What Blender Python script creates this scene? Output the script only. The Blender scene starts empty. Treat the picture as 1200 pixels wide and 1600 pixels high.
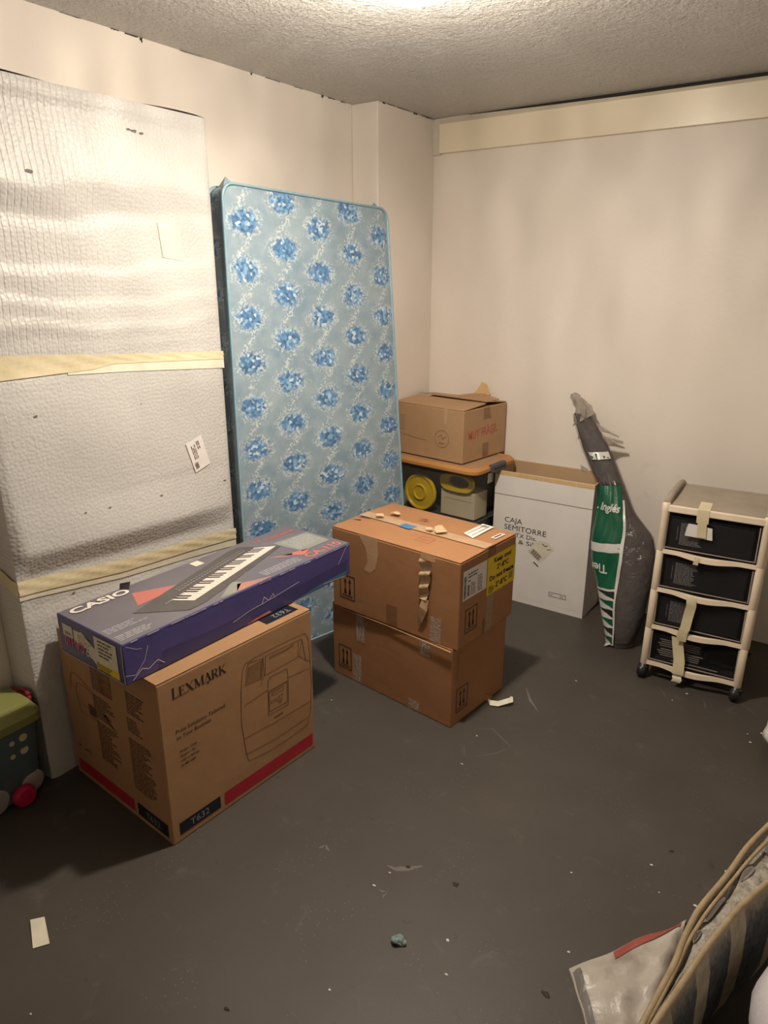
import bpy, math, random
import numpy as np
from mathutils import Vector, Matrix
random.seed(7)
R = math.radians
S = bpy.context.scene
COL = S.collection

# ------------------------------------------------------------------ camera, world, light, exposure
cam_d = bpy.data.cameras.new('camera'); cam = bpy.data.objects.new('camera', cam_d); COL.objects.link(cam)
cam_d.sensor_fit = 'VERTICAL'; cam_d.sensor_height = 24.0; cam_d.lens = 24.0 * 1100.0 / 1600.0
cam.location = (0, 0, 1.55)
cam.rotation_euler = (R(90 - 18.357), 0, R(34.716))
cam_d.clip_start = 0.02
S.camera = cam
w = bpy.data.worlds.new('world'); S.world = w; w.use_nodes = True
w.node_tree.nodes['Background'].inputs[0].default_value = (0.02, 0.02, 0.022, 1)
LAMP = (-1.065, 1.655)
ld = bpy.data.lights.new('ceiling_bulb', 'POINT'); ld.energy = 142; ld.shadow_soft_size = 0.045
ld.color = (1.0, 0.885, 0.745)
# the pressed-glass dome sends most of its light down and throws faint vertical streaks sideways
ld.use_nodes = True; _nt = ld.node_tree; _em = _nt.nodes['Emission']
_tc0 = _nt.nodes.new('ShaderNodeTexCoord'); _sp = _nt.nodes.new('ShaderNodeSeparateXYZ'); _nt.links.new(_tc0.outputs['Normal'], _sp.inputs[0])
def _lm(op, a, b=None, clamp=False):
    n = _nt.nodes.new('ShaderNodeMath'); n.operation = op; n.use_clamp = clamp
    for i, q in ((0, a), (1, b)):
        if q is None: continue
        if hasattr(q, 'links'): _nt.links.new(q, n.inputs[i])
        else: n.inputs[i].default_value = q
    return n.outputs[0]
_z = _sp.outputs[2]
_down = _lm('ADD', _lm('MULTIPLY', _lm('MULTIPLY', _z, -1.0), .76), .24)      # 1 straight down, .24 level
_down = _lm('MAXIMUM', _down, .26)
_cx = _nt.nodes.new('ShaderNodeCombineXYZ'); _len = _lm('SQRT', _lm('ADD', _lm('POWER', _sp.outputs[0], 2.0), _lm('POWER', _sp.outputs[1], 2.0)))
_nt.links.new(_lm('DIVIDE', _sp.outputs[0], _len), _cx.inputs[0]); _nt.links.new(_lm('DIVIDE', _sp.outputs[1], _len), _cx.inputs[1]); _nt.links.new(_lm('MULTIPLY', _z, .35), _cx.inputs[2])
_no = _nt.nodes.new('ShaderNodeTexNoise'); _no.inputs['Scale'].default_value = 12; _no.inputs['Detail'].default_value = 2; _nt.links.new(_cx.outputs[0], _no.inputs['Vector'])
_st = _lm('MULTIPLY', _lm('SUBTRACT', _no.outputs['Fac'], .5), _lm('SUBTRACT', .9, _lm('ABSOLUTE', _z), True))
_nt.links.new(_lm('MULTIPLY', _down, _lm('ADD', _lm('MULTIPLY', _st, 1.35), 1.0)), _em.inputs['Strength'])
lo = bpy.data.objects.new('ceiling_bulb', ld); COL.objects.link(lo); lo.location = (LAMP[0], LAMP[1], 2.12)
S.view_settings.view_transform = 'Standard'; S.view_settings.look = 'None'
S.view_settings.gamma = 1; S.view_settings.use_curve_mapping = False
S.view_settings.exposure = 0.0

# ------------------------------------------------------------------ mesh helpers
class MB:
    def __init__(s): s.v = []; s.f = []; s.m = []; s.uv = None
    def add(s, vs, fs, mi=0):
        o = len(s.v); s.v += [tuple(p) for p in vs]
        for f in fs: s.f.append(tuple(o + i for i in f)); s.m.append(mi)
        return o
    def quad(s, a, b, c, d, mi=0): s.add([a, b, c, d], [(0, 1, 2, 3)], mi)
    def poly(s, pts, mi=0): s.add(pts, [tuple(range(len(pts)))], mi)
    def box(s, x0, x1, y0, y1, z0, z1, mi=0):
        s.add([(x0,y0,z0),(x1,y0,z0),(x1,y1,z0),(x0,y1,z0),(x0,y0,z1),(x1,y0,z1),(x1,y1,z1),(x0,y1,z1)],
              [(3,2,1,0),(4,5,6,7),(0,1,5,4),(1,2,6,5),(2,3,7,6),(3,0,4,7)], mi)
    def obox(s, c, ax, ay, az, mi=0):
        c, ax, ay, az = [np.array(q, float) for q in (c, ax, ay, az)]
        P = [c + i*ax + j*ay + k*az for k in (-1, 1) for (i, j) in ((-1,-1),(1,-1),(1,1),(-1,1))]
        s.add(P, [(3,2,1,0),(4,5,6,7),(0,1,5,4),(1,2,6,5),(2,3,7,6),(3,0,4,7)], mi)
    def grid(s, nu, nv, fn, mi=0, flip=False):
        P = [fn(i / (nu-1), j / (nv-1)) for j in range(nv) for i in range(nu)]
        F = []
        for j in range(nv-1):
            for i in range(nu-1):
                a = j*nu + i; q = (a, a+1, a+nu+1, a+nu); F.append(q[::-1] if flip else q)
        return s.add(P, F, mi)
    def loft(s, rings, cap0=True, cap1=True, mi=0, closed=True):
        n = len(rings[0]); P = [p for r in rings for p in r]; F = []
        for j in range(len(rings)-1):
            for i in range(n if closed else n-1):
                k = (i+1) % n; F.append((j*n+i, j*n+k, (j+1)*n+k, (j+1)*n+i))
        if cap0: F.append(tuple(range(n))[::-1])
        if cap1: F.append(tuple((len(rings)-1)*n + i for i in range(n)))
        s.add(P, F, mi)
    def tube(s, pts, r, n=8, mi=0, caps=True):
        pts = [Vector(p) for p in pts]; rr = r if hasattr(r, '__len__') else [r]*len(pts)
        rings = []; prev = None
        for i, p in enumerate(pts):
            t = (pts[min(i+1, len(pts)-1)] - pts[max(i-1, 0)]).normalized()
            if prev is None:
                a = t.orthogonal().normalized()
            else:
                a = (prev - t*prev.dot(t)).normalized()
            prev = a; b = t.cross(a)
            rings.append([tuple(p + rr[i]*(math.cos(2*math.pi*k/n)*a + math.sin(2*math.pi*k/n)*b)) for k in range(n)])
        s.loft(rings, caps, caps, mi)
    def lathe(s, prof, n=24, c=(0,0,0), axis='z', mi=0, cap=True):
        rings = []
        for (r, h) in prof:
            ring = []
            for k in range(n):
                a = 2*math.pi*k/n; x, y = r*math.cos(a), r*math.sin(a)
                q = (x, y, h) if axis == 'z' else ((x, -h, y) if axis == 'y' else (h, x, y))
                ring.append(tuple(c[i] + q[i] for i in range(3)))
            rings.append(ring)
        s.loft(rings, cap, cap, mi)
def rrect(w, d, r, n=5, cx=0, cy=0):
    P = []
    for (sx, sy, a0) in ((1,1,0),(-1,1,90),(-1,-1,180),(1,-1,270)):
        for k in range(n+1):
            a = R(a0 + 90*k/n); P.append((cx + sx*(w/2-r) + r*math.cos(a), cy + sy*(d/2-r) + r*math.sin(a)))
    return P
def ringz(pts, z): return [(p[0], p[1], z) for p in pts]

def put(name, mb, mats, parent=None, smooth=None, bevel=0, seg=2, recalc=False):
    me = bpy.data.meshes.new(name); me.from_pydata(mb.v, [], mb.f)
    if not isinstance(mats, (list, tuple)): mats = [mats]
    for m in mats: me.materials.append(m)
    if len(mats) > 1: me.polygons.foreach_set('material_index', mb.m)
    if mb.uv is not None:
        uvl = me.uv_layers.new(name='UVMap')
        for l in me.loops: uvl.data[l.index].uv = mb.uv[l.vertex_index]
    if recalc:
        import bmesh
        bm = bmesh.new(); bm.from_mesh(me); bmesh.ops.recalc_face_normals(bm, faces=bm.faces); bm.to_mesh(me); bm.free()
    me.update()
    if smooth is not None:
        me.shade_smooth(); me.set_sharp_from_angle(angle=R(smooth))
    o = bpy.data.objects.new(name, me); COL.objects.link(o)
    if parent is not None: o.parent = parent
    if bevel:
        b = o.modifiers.new('bevel', 'BEVEL'); b.width = bevel; b.segments = seg; b.limit_method = 'ANGLE'; b.angle_limit = R(40)
    return o
def thing(name, label, cat, loc=(0,0,0), rz=0, group=None, rot=None):
    o = bpy.data.objects.new(name, None); COL.objects.link(o); o.location = loc; o.empty_display_size = .05
    o.rotation_euler = rot if rot else (0, 0, R(rz)); o['label'] = label; o['category'] = cat
    if group: o['group'] = group
    return o
def tag(o, label, cat, group=None):
    o['label'] = label; o['category'] = cat
    if group: o['group'] = group
    return o
def struct(o): o['kind'] = 'structure'; return o

# ------------------------------------------------------------------ text helper
_tc = {}
def text_mesh(s, bold=0.0, shear=0.0):
    k = (s, bold, shear)
    if k in _tc: return _tc[k]
    c = bpy.data.curves.new('txt', 'FONT'); c.body = s; c.size = 1.0; c.offset = bold; c.shear = shear; c.resolution_u = 3
    c.fill_mode = 'FRONT'
    o = bpy.data.objects.new('txt', c); COL.objects.link(o)
    dg = bpy.context.evaluated_depsgraph_get(); me = bpy.data.meshes.new_from_object(o.evaluated_get(dg))
    V = np.array([v.co[:2] for v in me.vertices]) if len(me.vertices) else np.zeros((0, 2)); F = [tuple(p.vertices) for p in me.polygons]
    bpy.data.objects.remove(o); bpy.data.curves.remove(c); bpy.data.meshes.remove(me)
    _tc[k] = (V, F); return V, F
class Face:
    """a flat face of a thing: origin o, in-plane axes u, v"""
    def __init__(s, o, u, v, off=.0008):
        s.o, s.u, s.v = [np.array(q, float) for q in (o, u, v)]; s.n = np.cross(s.u, s.v); s.off = off
    def p(s, a, b, off=None): return tuple(s.o + s.u*a + s.v*b + s.n*(s.off if off is None else off))
    def rect(s, mb, a0, b0, a1, b1, off=None, mi=0): mb.quad(s.p(a0,b0,off), s.p(a1,b0,off), s.p(a1,b1,off), s.p(a0,b1,off), mi)
    def poly(s, mb, pts, off=None, mi=0):
        A = sum(pts[i][0]*pts[(i+1)%len(pts)][1] - pts[(i+1)%len(pts)][0]*pts[i][1] for i in range(len(pts)))
        if A < 0: pts = pts[::-1]
        mb.poly([s.p(a, b, off) for a, b in pts], mi)
    def line(s, mb, pts, w, off=None, mi=0):
        for (a0, b0), (a1, b1) in zip(pts[:-1], pts[1:]):
            d = math.hypot(a1-a0, b1-b0)
            if d < 1e-6: continue
            nx, ny = -(b1-b0)/d*w/2, (a1-a0)/d*w/2; ex, ey = (a1-a0)/d*w/3, (b1-b0)/d*w/3
            s.poly(mb, [(a0-ex-nx, b0-ey-ny), (a1+ex-nx, b1+ey-ny), (a1+ex+nx, b1+ey+ny), (a0-ex+nx, b0-ey+ny)], off, mi)
    def text(s, mb, t, a, b, h, w=None, bold=0, shear=0, rot=0, off=None, mi=0):
        V, F = text_mesh(t, bold, shear)
        k = h / 0.70; X = V[:, 0]*k; Y = V[:, 1]*k
        if w: X = (X - X.min()) * (w / (X.max()-X.min()))
        c, q = math.cos(R(rot)), math.sin(R(rot))
        mb.add([s.p(a + x*c - y*q, b + x*q + y*c, off) for x, y in zip(X, Y)], F, mi)
    def lines(s, mb, a, b, w, n, pitch, h, seed=0, mi=0, word=True, rag=.35, off=None):
        """a block of small print too fine to read: word-length dashes"""
        rg = random.Random(seed)
        for i in range(n):
            x = 0; L = w*(1 - rag*rg.random())
            while x < L:
                ww = min(rg.uniform(2.2, 7)*h, L-x)
                if ww > h*.6: s.rect(mb, a+x, b-i*pitch-h, a+x+ww, b-i*pitch, off, mi)
                x += ww + h*.8
    def frame(s, mb, a0, b0, a1, b1, w, off=None, mi=0):
        s.rect(mb, a0, b0, a1, b0+w, off, mi); s.rect(mb, a0, b1-w, a1, b1, off, mi)
        s.rect(mb, a0, b0+w, a0+w, b1-w, off, mi); s.rect(mb, a1-w, b0+w, a1, b1-w, off, mi)
    def wayup(s, mb, a0, b0, a1, b1):
        W, H = a1-a0, b1-b0
        s.frame(mb, a0, b0, a1, b1, .0035)
        s.rect(mb, a0+.14*W, b0+.12*H, a1-.14*W, b0+.155*H)
        for cx in (a0+.36*W, a0+.66*W):
            s.poly(mb, [(cx-.035*W, b0+.24*H), (cx+.035*W, b0+.24*H), (cx+.03*W, b0+.72*H), (cx-.03*W, b0+.72*H)])
            s.poly(mb, [(cx-.10*W, b0+.70*H), (cx+.10*W, b0+.70*H), (cx, b0+.88*H)])
            s.poly(mb, [(cx-.085*W, b0+.22*H), (cx+.085*W, b0+.22*H), (cx+.05*W, b0+.42*H), (cx-.05*W, b0+.42*H)])
    def barcode(s, mb, a0, b0, a1, b1, n=18, vertical=False, seed=1):
        rg = random.Random(seed); L = (b1-b0) if vertical else (a1-a0); x = 0
        while x < L*.98:
            ww = L/n*rg.uniform(.25, .9)
            if x+ww > L: break
            if vertical: s.rect(mb, a0, b0+x, a1, b0+x+ww)
            else: s.rect(mb, a0+x, b0, a0+x+ww, b1)
            x += ww + L/n*rg.uniform(.2, .6)

# ------------------------------------------------------------------ materials
def nmat(name):
    m = bpy.data.materials.new(name); m.use_nodes = True; nt = m.node_tree
    return m, nt, nt.nodes['Principled BSDF'], nt.nodes, nt.links
def N(nt, t, **kw):
    n = nt.nodes.new(t)
    for k, v in kw.items(): setattr(n, k, v)
    return n
def rgba(c): return (c[0], c[1], c[2], 1)
def noise(nt, co, scale, detail=4, rough=.55, dist=0):
    n = N(nt, 'ShaderNodeTexNoise'); n.inputs['Scale'].default_value = scale; n.inputs['Detail'].default_value = detail
    n.inputs['Roughness'].default_value = rough; n.inputs['Distortion'].default_value = dist; nt.links.new(co, n.inputs['Vector']); return n.outputs['Fac']
def ramp(nt, fac, stops):
    r = N(nt, 'ShaderNodeValToRGB'); nt.links.new(fac, r.inputs[0]); e = r.color_ramp.elements
    while len(e) < len(stops): e.new(.5)
    for el, (p, c) in zip(e, stops): el.position = p; el.color = rgba(c) if hasattr(c, '__len__') else (c, c, c, 1)
    return r.outputs[0]
def mix(nt, fac, a, b, mode='MIX'):
    m = N(nt, 'ShaderNodeMix', data_type='RGBA', blend_type=mode)
    for i, q in ((0, fac), (6, a), (7, b)):
        if hasattr(q, 'is_linked') or hasattr(q, 'links'): nt.links.new(q, m.inputs[i])
        else: m.inputs[i].default_value = q if i == 0 else rgba(q)
    return m.outputs[2]
def math_(nt, op, a, b=None, clamp=False):
    m = N(nt, 'ShaderNodeMath', operation=op); m.use_clamp = clamp
    for i, q in ((0, a), (1, b)):
        if q is None: continue
        if hasattr(q, 'links'): nt.links.new(q, m.inputs[i])
        else: m.inputs[i].default_value = q
    return m.outputs[0]
def bump(nt, bsdf, h, strength, dist=.01, prev=None):
    b = N(nt, 'ShaderNodeBump'); b.inputs['Strength'].default_value = strength; b.inputs['Distance'].default_value = dist
    nt.links.new(h, b.inputs['Height'])
    if prev is not None: nt.links.new(prev, b.inputs['Normal'])
    nt.links.new(b.outputs[0], bsdf.inputs['Normal']); return b.outputs[0]
def coords(nt, kind='Object', scale=None):
    c = N(nt, 'ShaderNodeTexCoord').outputs[kind]
    if scale:
        mp = N(nt, 'ShaderNodeMapping'); mp.inputs['Scale'].default_value = scale; nt.links.new(c, mp.inputs['Vector']); return mp.outputs[0]
    return c
def pmat(name, c1, c2=None, scale=6, rough=.6, bmp=0, bscale=80, bdist=.003, spec=.4, metal=0, stretch=None, stain=None, trans=0):
    m, nt, b, nd, lk = nmat(name)
    b.inputs['Roughness'].default_value = rough; b.inputs['Specular IOR Level'].default_value = spec; b.inputs['Metallic'].default_value = metal
    b.inputs['Base Color'].default_value = rgba(c1)
    co = coords(nt, 'Object', stretch)
    if c2 is not None:
        c = ramp(nt, noise(nt, co, scale, 5, .6), [(.3, c1), (.7, c2)])
        if stain:
            c = mix(nt, ramp(nt, noise(nt, co, stain[1], 4, .6), [(.55, 0), (.72, 1)]), c, stain[0])
        lk.new(c, b.inputs['Base Color'])
    if bmp: bump(nt, b, noise(nt, co, bscale, 4, .6), bmp, bdist)
    if trans: b.inputs['Transmission Weight'].default_value = trans
    return m
def clear(name, tint, opac, col, rough=.15, bmp=0, bscale=40):
    """thin see-through plastic: partly clear film, partly its own colour, with a gloss"""
    m, nt, b, nd, lk = nmat(name)
    b.inputs['Base Color'].default_value = rgba(col); b.inputs['Roughness'].default_value = rough
    t = N(nt, 'ShaderNodeBsdfTransparent'); t.inputs[0].default_value = rgba(tint)
    mx = N(nt, 'ShaderNodeMixShader'); mx.inputs[0].default_value = opac
    lk.new(t.outputs[0], mx.inputs[1]); lk.new(b.outputs[0], mx.inputs[2]); lk.new(mx.outputs[0], nd['Material Output'].inputs[0])
    if bmp: bump(nt, b, noise(nt, coords(nt), bscale, 3, .6, .6), bmp, .01)
    return m
M = {}
# walls: old cream-white gloss paint with smudges
def wall_mat(name, ca, cb):
    m, nt, b, nd, lk = nmat(name); co = coords(nt)
    c = ramp(nt, noise(nt, co, 1.6, 4, .5), [(.3, ca), (.75, cb)])
    sm = math_(nt, 'MULTIPLY', ramp(nt, noise(nt, co, 9, 5, .6, .4), [(.60, 0), (.76, 1)]), .45)
    sep = N(nt, 'ShaderNodeSeparateXYZ'); lk.new(co, sep.inputs[0])
    low = ramp(nt, sep.outputs[2], [(.0, 1), (1.0, 0)])
    sm = math_(nt, 'MULTIPLY', sm, math_(nt, 'ADD', math_(nt, 'MULTIPLY', low, .9), .08))
    c = mix(nt, sm, c, (.30, .25, .20))
    lk.new(c, b.inputs['Base Color']); b.inputs['Roughness'].default_value = .48; b.inputs['Specular IOR Level'].default_value = .35
    bump(nt, b, noise(nt, co, 22, 5, .6), .12, .01); return m
M['wall'] = wall_mat('wall_paint', (.70, .635, .565), (.74, .675, .605))
M['board'] = pmat('board_paint', (.73, .645, .49), (.77, .685, .525), 3, .30, .1, 40, spec=.5)
M['filler'] = pmat('filler_paint', (.55, .50, .42), (.62, .56, .48), 30, .6, .3, 60)
M['gap'] = pmat('dark_gap', (.012, .011, .012), (.02, .018, .018), 30, .8)
# ceiling: rough trowelled stucco with sheen
m, nt, b, nd, lk = nmat('ceiling_stucco'); co = coords(nt)
b.inputs['Roughness'].default_value = .36; b.inputs['Specular IOR Level'].default_value = .6
lk.new(ramp(nt, noise(nt, co, 2.0, 4), [(.3, (.58, .555, .525)), (.7, (.64, .615, .58))]), b.inputs['Base Color'])
h = math_(nt, 'ADD', math_(nt, 'MULTIPLY', noise(nt, co, 75, 4, .65, .5), .9), math_(nt, 'MULTIPLY', noise(nt, co, 14, 3, .5, 1.2), .8))
bump(nt, b, h, 1.0, .018); M['ceiling'] = m
# floor: dark worn lino with pale specks and scuffs
m, nt, b, nd, lk = nmat('floor_lino'); co = coords(nt)
c = ramp(nt, noise(nt, co, 2.2, 6, .6), [(.25, (.048, .041, .034)), (.75, (.070, .060, .050))])
c = mix(nt, math_(nt, 'MULTIPLY', ramp(nt, noise(nt, co, 11, 6, .65, .6), [(.60, 0), (.78, 1)]), .35), c, (.16, .145, .13))
c = mix(nt, math_(nt, 'MULTIPLY', ramp(nt, noise(nt, co, 17, 5, .6, .2), [(.66, 0), (.74, 1)]), .55), c, (.022, .019, .017))
vo = N(nt, 'ShaderNodeTexVoronoi', voronoi_dimensions='2D'); vo.inputs['Scale'].default_value = 42; lk.new(co, vo.inputs['Vector'])
sp = ramp(nt, vo.outputs['Distance'], [(.0, 1), (.055, 0)])
pick = ramp(nt, noise(nt, co, 6, 3), [(.56, 0), (.62, 1)])
c = mix(nt, math_(nt, 'MULTIPLY', math_(nt, 'MULTIPLY', sp, pick), .8), c, (.42, .40, .37))
lk.new(c, b.inputs['Base Color']); b.inputs['Roughness'].default_value = .5; b.inputs['Specular IOR Level'].default_value = .32
bump(nt, b, noise(nt, co, 130, 4, .6), .10, .003); M['floor'] = m
def card(name, a, bb, st=(.20, .105, .05)):
    m, nt, b, nd, lk = nmat(name); co = coords(nt)
    c = ramp(nt, noise(nt, co, 5, 5, .6), [(.3, a), (.7, bb)])
    c = mix(nt, math_(nt, 'MULTIPLY', ramp(nt, noise(nt, co, 13, 6, .7, .5), [(.60, 0), (.75, 1)]), .22), c, st)
    c = mix(nt, math_(nt, 'MULTIPLY', ramp(nt, noise(nt, co, 46, 4, .6), [(.66, 0), (.76, 1)]), .22), c, tuple(min(1, x*1.45) for x in bb))
    lk.new(c, b.inputs['Base Color']); b.inputs['Roughness'].default_value = .62; b.inputs['Specular IOR Level'].default_value = .28
    p = bump(nt, b, noise(nt, coords(nt, 'Object', (4, 4, 180)), 1.0, 2), .05, .002)
    bump(nt, b, noise(nt, co, 7, 3), .25, .012, p); return m
M['card'] = card('cardboard_tan', (.315, .178, .088), (.36, .205, .103))
M['card_rust'] = card('cardboard_orange_brown', (.315, .152, .068), (.36, .178, .082))
M['card_old'] = card('cardboard_old', (.37, .225, .118), (.42, .26, .138))
M['card_in'] = card('cardboard_inside', (.40, .27, .15), (.46, .31, .18))
M['card_white'] = card('white_cardboard', (.68, .64, .605), (.74, .70, .66), (.50, .45, .40))
M['card_edge'] = pmat('bare_card_edge', (.55, .36, .17), (.62, .42, .21), 30, .7)
M['pale_edge'] = pmat('frayed_card_edge', (.50, .33, .20), (.66, .50, .36), 40, .8)
M['ink'] = pmat('black_ink', (.016, .014, .016), (.024, .02, .022), 50, .5)
M['ink_brown'] = pmat('brown_ink', (.085, .04, .022), (.11, .052, .03), 60, .6)
M['ink_dark'] = pmat('dark_print', (.055, .028, .02), (.075, .038, .026), 60, .6)
M['ink_red'] = pmat('red_ink', (.33, .012, .028), (.38, .018, .034), 20, .5)
M['stamp_red'] = pmat('red_stamp', (.42, .07, .05), (.50, .11, .08), 90, .6)
M['plate'] = pmat('black_plate_print', (.006, .008, .016), (.010, .013, .022), 20, .45)
M['silver_ink'] = pmat('silver_print', (.22, .23, .24), (.28, .28, .28), 50, .4)
M['print_white'] = pmat('white_print', (.66, .60, .54), (.74, .68, .62), 60, .5)
M['print_grey'] = pmat('grey_small_print', (.34, .33, .35), (.40, .39, .41), 60, .5)
M['paper'] = pmat('paper', (.66, .63, .60), (.74, .71, .67), 12, .6, .1, 40)
M['paper_cream'] = pmat('cream_paper', (.60, .56, .44), (.68, .64, .52), 25, .6, .1, 60)
M['yellow'] = pmat('yellow_label', (.72, .50, .018), (.76, .54, .03), 20, .42)
M['tape_brown'] = pmat('brown_packing_tape', (.22, .105, .045), (.26, .13, .058), 14, .22, .25, 60, spec=.5)
M['tape_pale'] = pmat('clear_tape_old', (.43, .27, .15), (.50, .33, .20), 14, .22, .3, 60, spec=.5)
M['tape_shine'] = clear('clear_packing_tape', (.95, .9, .82), .42, (.62, .52, .42), .16, .8, 90)
M['masking'] = pmat('masking_tape', (.56, .485, .30), (.65, .57, .385), 14, .55, .35, 50)
M['masking_dk'] = pmat('crumpled_tape', (.48, .34, .19), (.60, .44, .27), 40, .6, .8, 90)
# keyboard carton
M['kb_top'] = pmat('dusty_navy_card', (.115, .105, .125), (.155, .14, .16), 4, .36, .1, 30, spec=.5)
M['kb_side'] = pmat('violet_blue_card', (.050, .044, .155), (.066, .056, .185), 5, .36, .15, 30, spec=.5)
M['kb_side_dk'] = pmat('dark_violet_card', (.034, .032, .110), (.044, .040, .13), 6, .4, .15, 30)
M['kb_teal'] = pmat('teal_print', (.045, .13, .16), (.06, .11, .20), 16, .4)
M['wear'] = pmat('worn_paper_edge', (.45, .42, .46), (.58, .54, .54), 60, .8)
M['kb_body'] = pmat('keyboard_picture_grey', (.072, .066, .062), (.10, .09, .085), 10, .4)
M['kb_keys'] = pmat('keyboard_picture_white', (.66, .60, .53), (.72, .66, .58), 20, .4)
M['coral'] = pmat('coral_print', (.55, .13, .085), (.40, .16, .15), 9, .4)
M['salmon'] = pmat('salmon_print', (.46, .20, .14), (.26, .17, .17), 7, .4)
M['sage'] = pmat('sage_print', (.20, .22, .19), (.27, .27, .23), 9, .4)
M['pink'] = pmat('pink_print', (.60, .06, .18), (.66, .10, .22), 20, .45)
# plastics
M['ivory'] = pmat('ivory_plastic', (.70, .585, .445), (.76, .64, .495), 12, .42, .06, 60, spec=.45)
M['dusty_top'] = pmat('dusty_grey_plastic', (.28, .235, .185), (.34, .285, .225), 12, .65, .1, 60)
M['smoke'] = clear('smoky_drawer_plastic', (.90, .89, .89), .06, (.10, .095, .095), .08)
M['drawer_dark'] = pmat('dark_drawer_plastic', (.020, .019, .022), (.028, .026, .028), 10, .3)
M['edge_clear'] = pmat('clear_plastic_edge', (.30, .24, .21), (.38, .31, .27), 30, .25, spec=.6)
M['black'] = pmat('black_plastic', (.012, .012, .013), (.018, .018, .019), 20, .38)
M['case_black'] = pmat('black_case', (.010, .011, .016), (.016, .017, .022), 20, .35)
M['case_print'] = pmat('case_grey_print', (.30, .30, .31), (.38, .38, .39), 60, .5)
M['case_edge'] = pmat('disc_case_edge', (.42, .39, .37), (.50, .47, .45), 60, .3)
M['tub'] = clear('smoky_tub_plastic', (.95, .96, .93), .16, (.20, .21, .19), .22)
M['tub_base'] = pmat('dark_grey_plastic', (.05, .05, .055), (.07, .068, .07), 10, .45)
M['orange_lid'] = pmat('orange_tan_plastic', (.42, .19, .055), (.46, .22, .07), 9, .5, .05, 40)
M['lid_dust'] = pmat('dusty_orange_plastic', (.33, .20, .115), (.38, .24, .14), 9, .65)
M['clip'] = pmat('slate_clip_plastic', (.055, .06, .08), (.07, .075, .095), 15, .4)
M['yel_pl'] = pmat('yellow_plastic', (.66, .42, .012), (.72, .47, .02), 8, .38)
M['cream_box'] = pmat('cream_carton', (.56, .47, .33), (.62, .52, .38), 9, .6)
M['green_lid'] = pmat('olive_green_plastic', (.20, .205, .065), (.24, .245, .085), 8, .36, .04, 30, spec=.5)
M['toy_body'] = pmat('blue_grey_translucent_plastic', (.075, .12, .14), (.105, .15, .165), 5, .32, spec=.5)
M['toy_pale'] = pmat('pale_toy_plastic', (.30, .27, .25), (.36, .32, .29), 8, .4)
M['dot'] = pmat('cream_yellow_dot', (.52, .47, .26), (.58, .52, .30), 20, .5)
M['magenta'] = pmat('magenta_wheel_plastic', (.42, .006, .055), (.47, .01, .07), 10, .45)
M['clip_red'] = pmat('dark_red_clip', (.22, .02, .03), (.27, .03, .04), 15, .35)
M['lampglass'] = None
# bag
M['bag_core'] = pmat('dark_cloth_in_bag', (.055, .048, .05), (.105, .09, .085), 26, .8, .5, 120, stain=((.15, .09, .07), 8))
M['bag_flap'] = clear('grey_bag_film', (.95, .94, .92), .34, (.13, .115, .11), .16, 1.0, 26)
M['bag_clear'] = clear('clear_bag_film', (.96, .95, .94), .24, (.16, .145, .135), .10, 1.0, 80)
M['bag_tip'] = clear('twisted_clear_film', (.9, .88, .84), .62, (.42, .37, .31), .2, 1.0, 90)
M['bag_green'] = pmat('bag_green_print', (.006, .075, .037), (.009, .095, .047), 10, .22, .35, 26, spec=.6)
M['bag_white'] = pmat('bag_white_print', (.52, .50, .47), (.58, .56, .52), 20, .3, .2, 30)
M['bag_black'] = pmat('bag_black_print', (.016, .018, .018), (.024, .026, .025), 20, .25)
# sack, pad, pillow
M['sack'] = pmat('dirty_white_sack', (.34, .30, .26), (.46, .415, .365), 9, .38, .5, 22, .01, spec=.5, stain=((.20, .17, .145), 6))
M['sack_red'] = pmat('red_sack_stripe', (.27, .065, .05), (.32, .085, .066), 20, .45)
M['sack_dk'] = pmat('sack_gusset_grey', (.12, .11, .10), (.20, .18, .16), 12, .4, .4, 30)
M['piping_tan'] = pmat('tan_piping', (.27, .20, .115), (.36, .275, .165), 30, .65, .5, 90)
M['pillow'] = pmat('lilac_white_cloth', (.56, .53, .56), (.64, .60, .62), 6, .7, .3, 18, .01)
M['plastic_white'] = pmat('white_bag_plastic', (.62, .60, .57), (.70, .68, .65), 12, .3, .6, 30, .01)
M['scrap_blue'] = pmat('blue_foil_scrap', (.10, .20, .20), (.35, .42, .40), 90, .35)
M['chip'] = pmat('pale_chip', (.55, .52, .47), (.66, .62, .56), 40, .7)
M['dirt'] = pmat('dark_dirt', (.025, .021, .018), (.04, .034, .03), 60, .9)
M['tear'] = pmat('tear_shadow', (.10, .09, .085), (.20, .18, .17), 60, .9)

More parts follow.
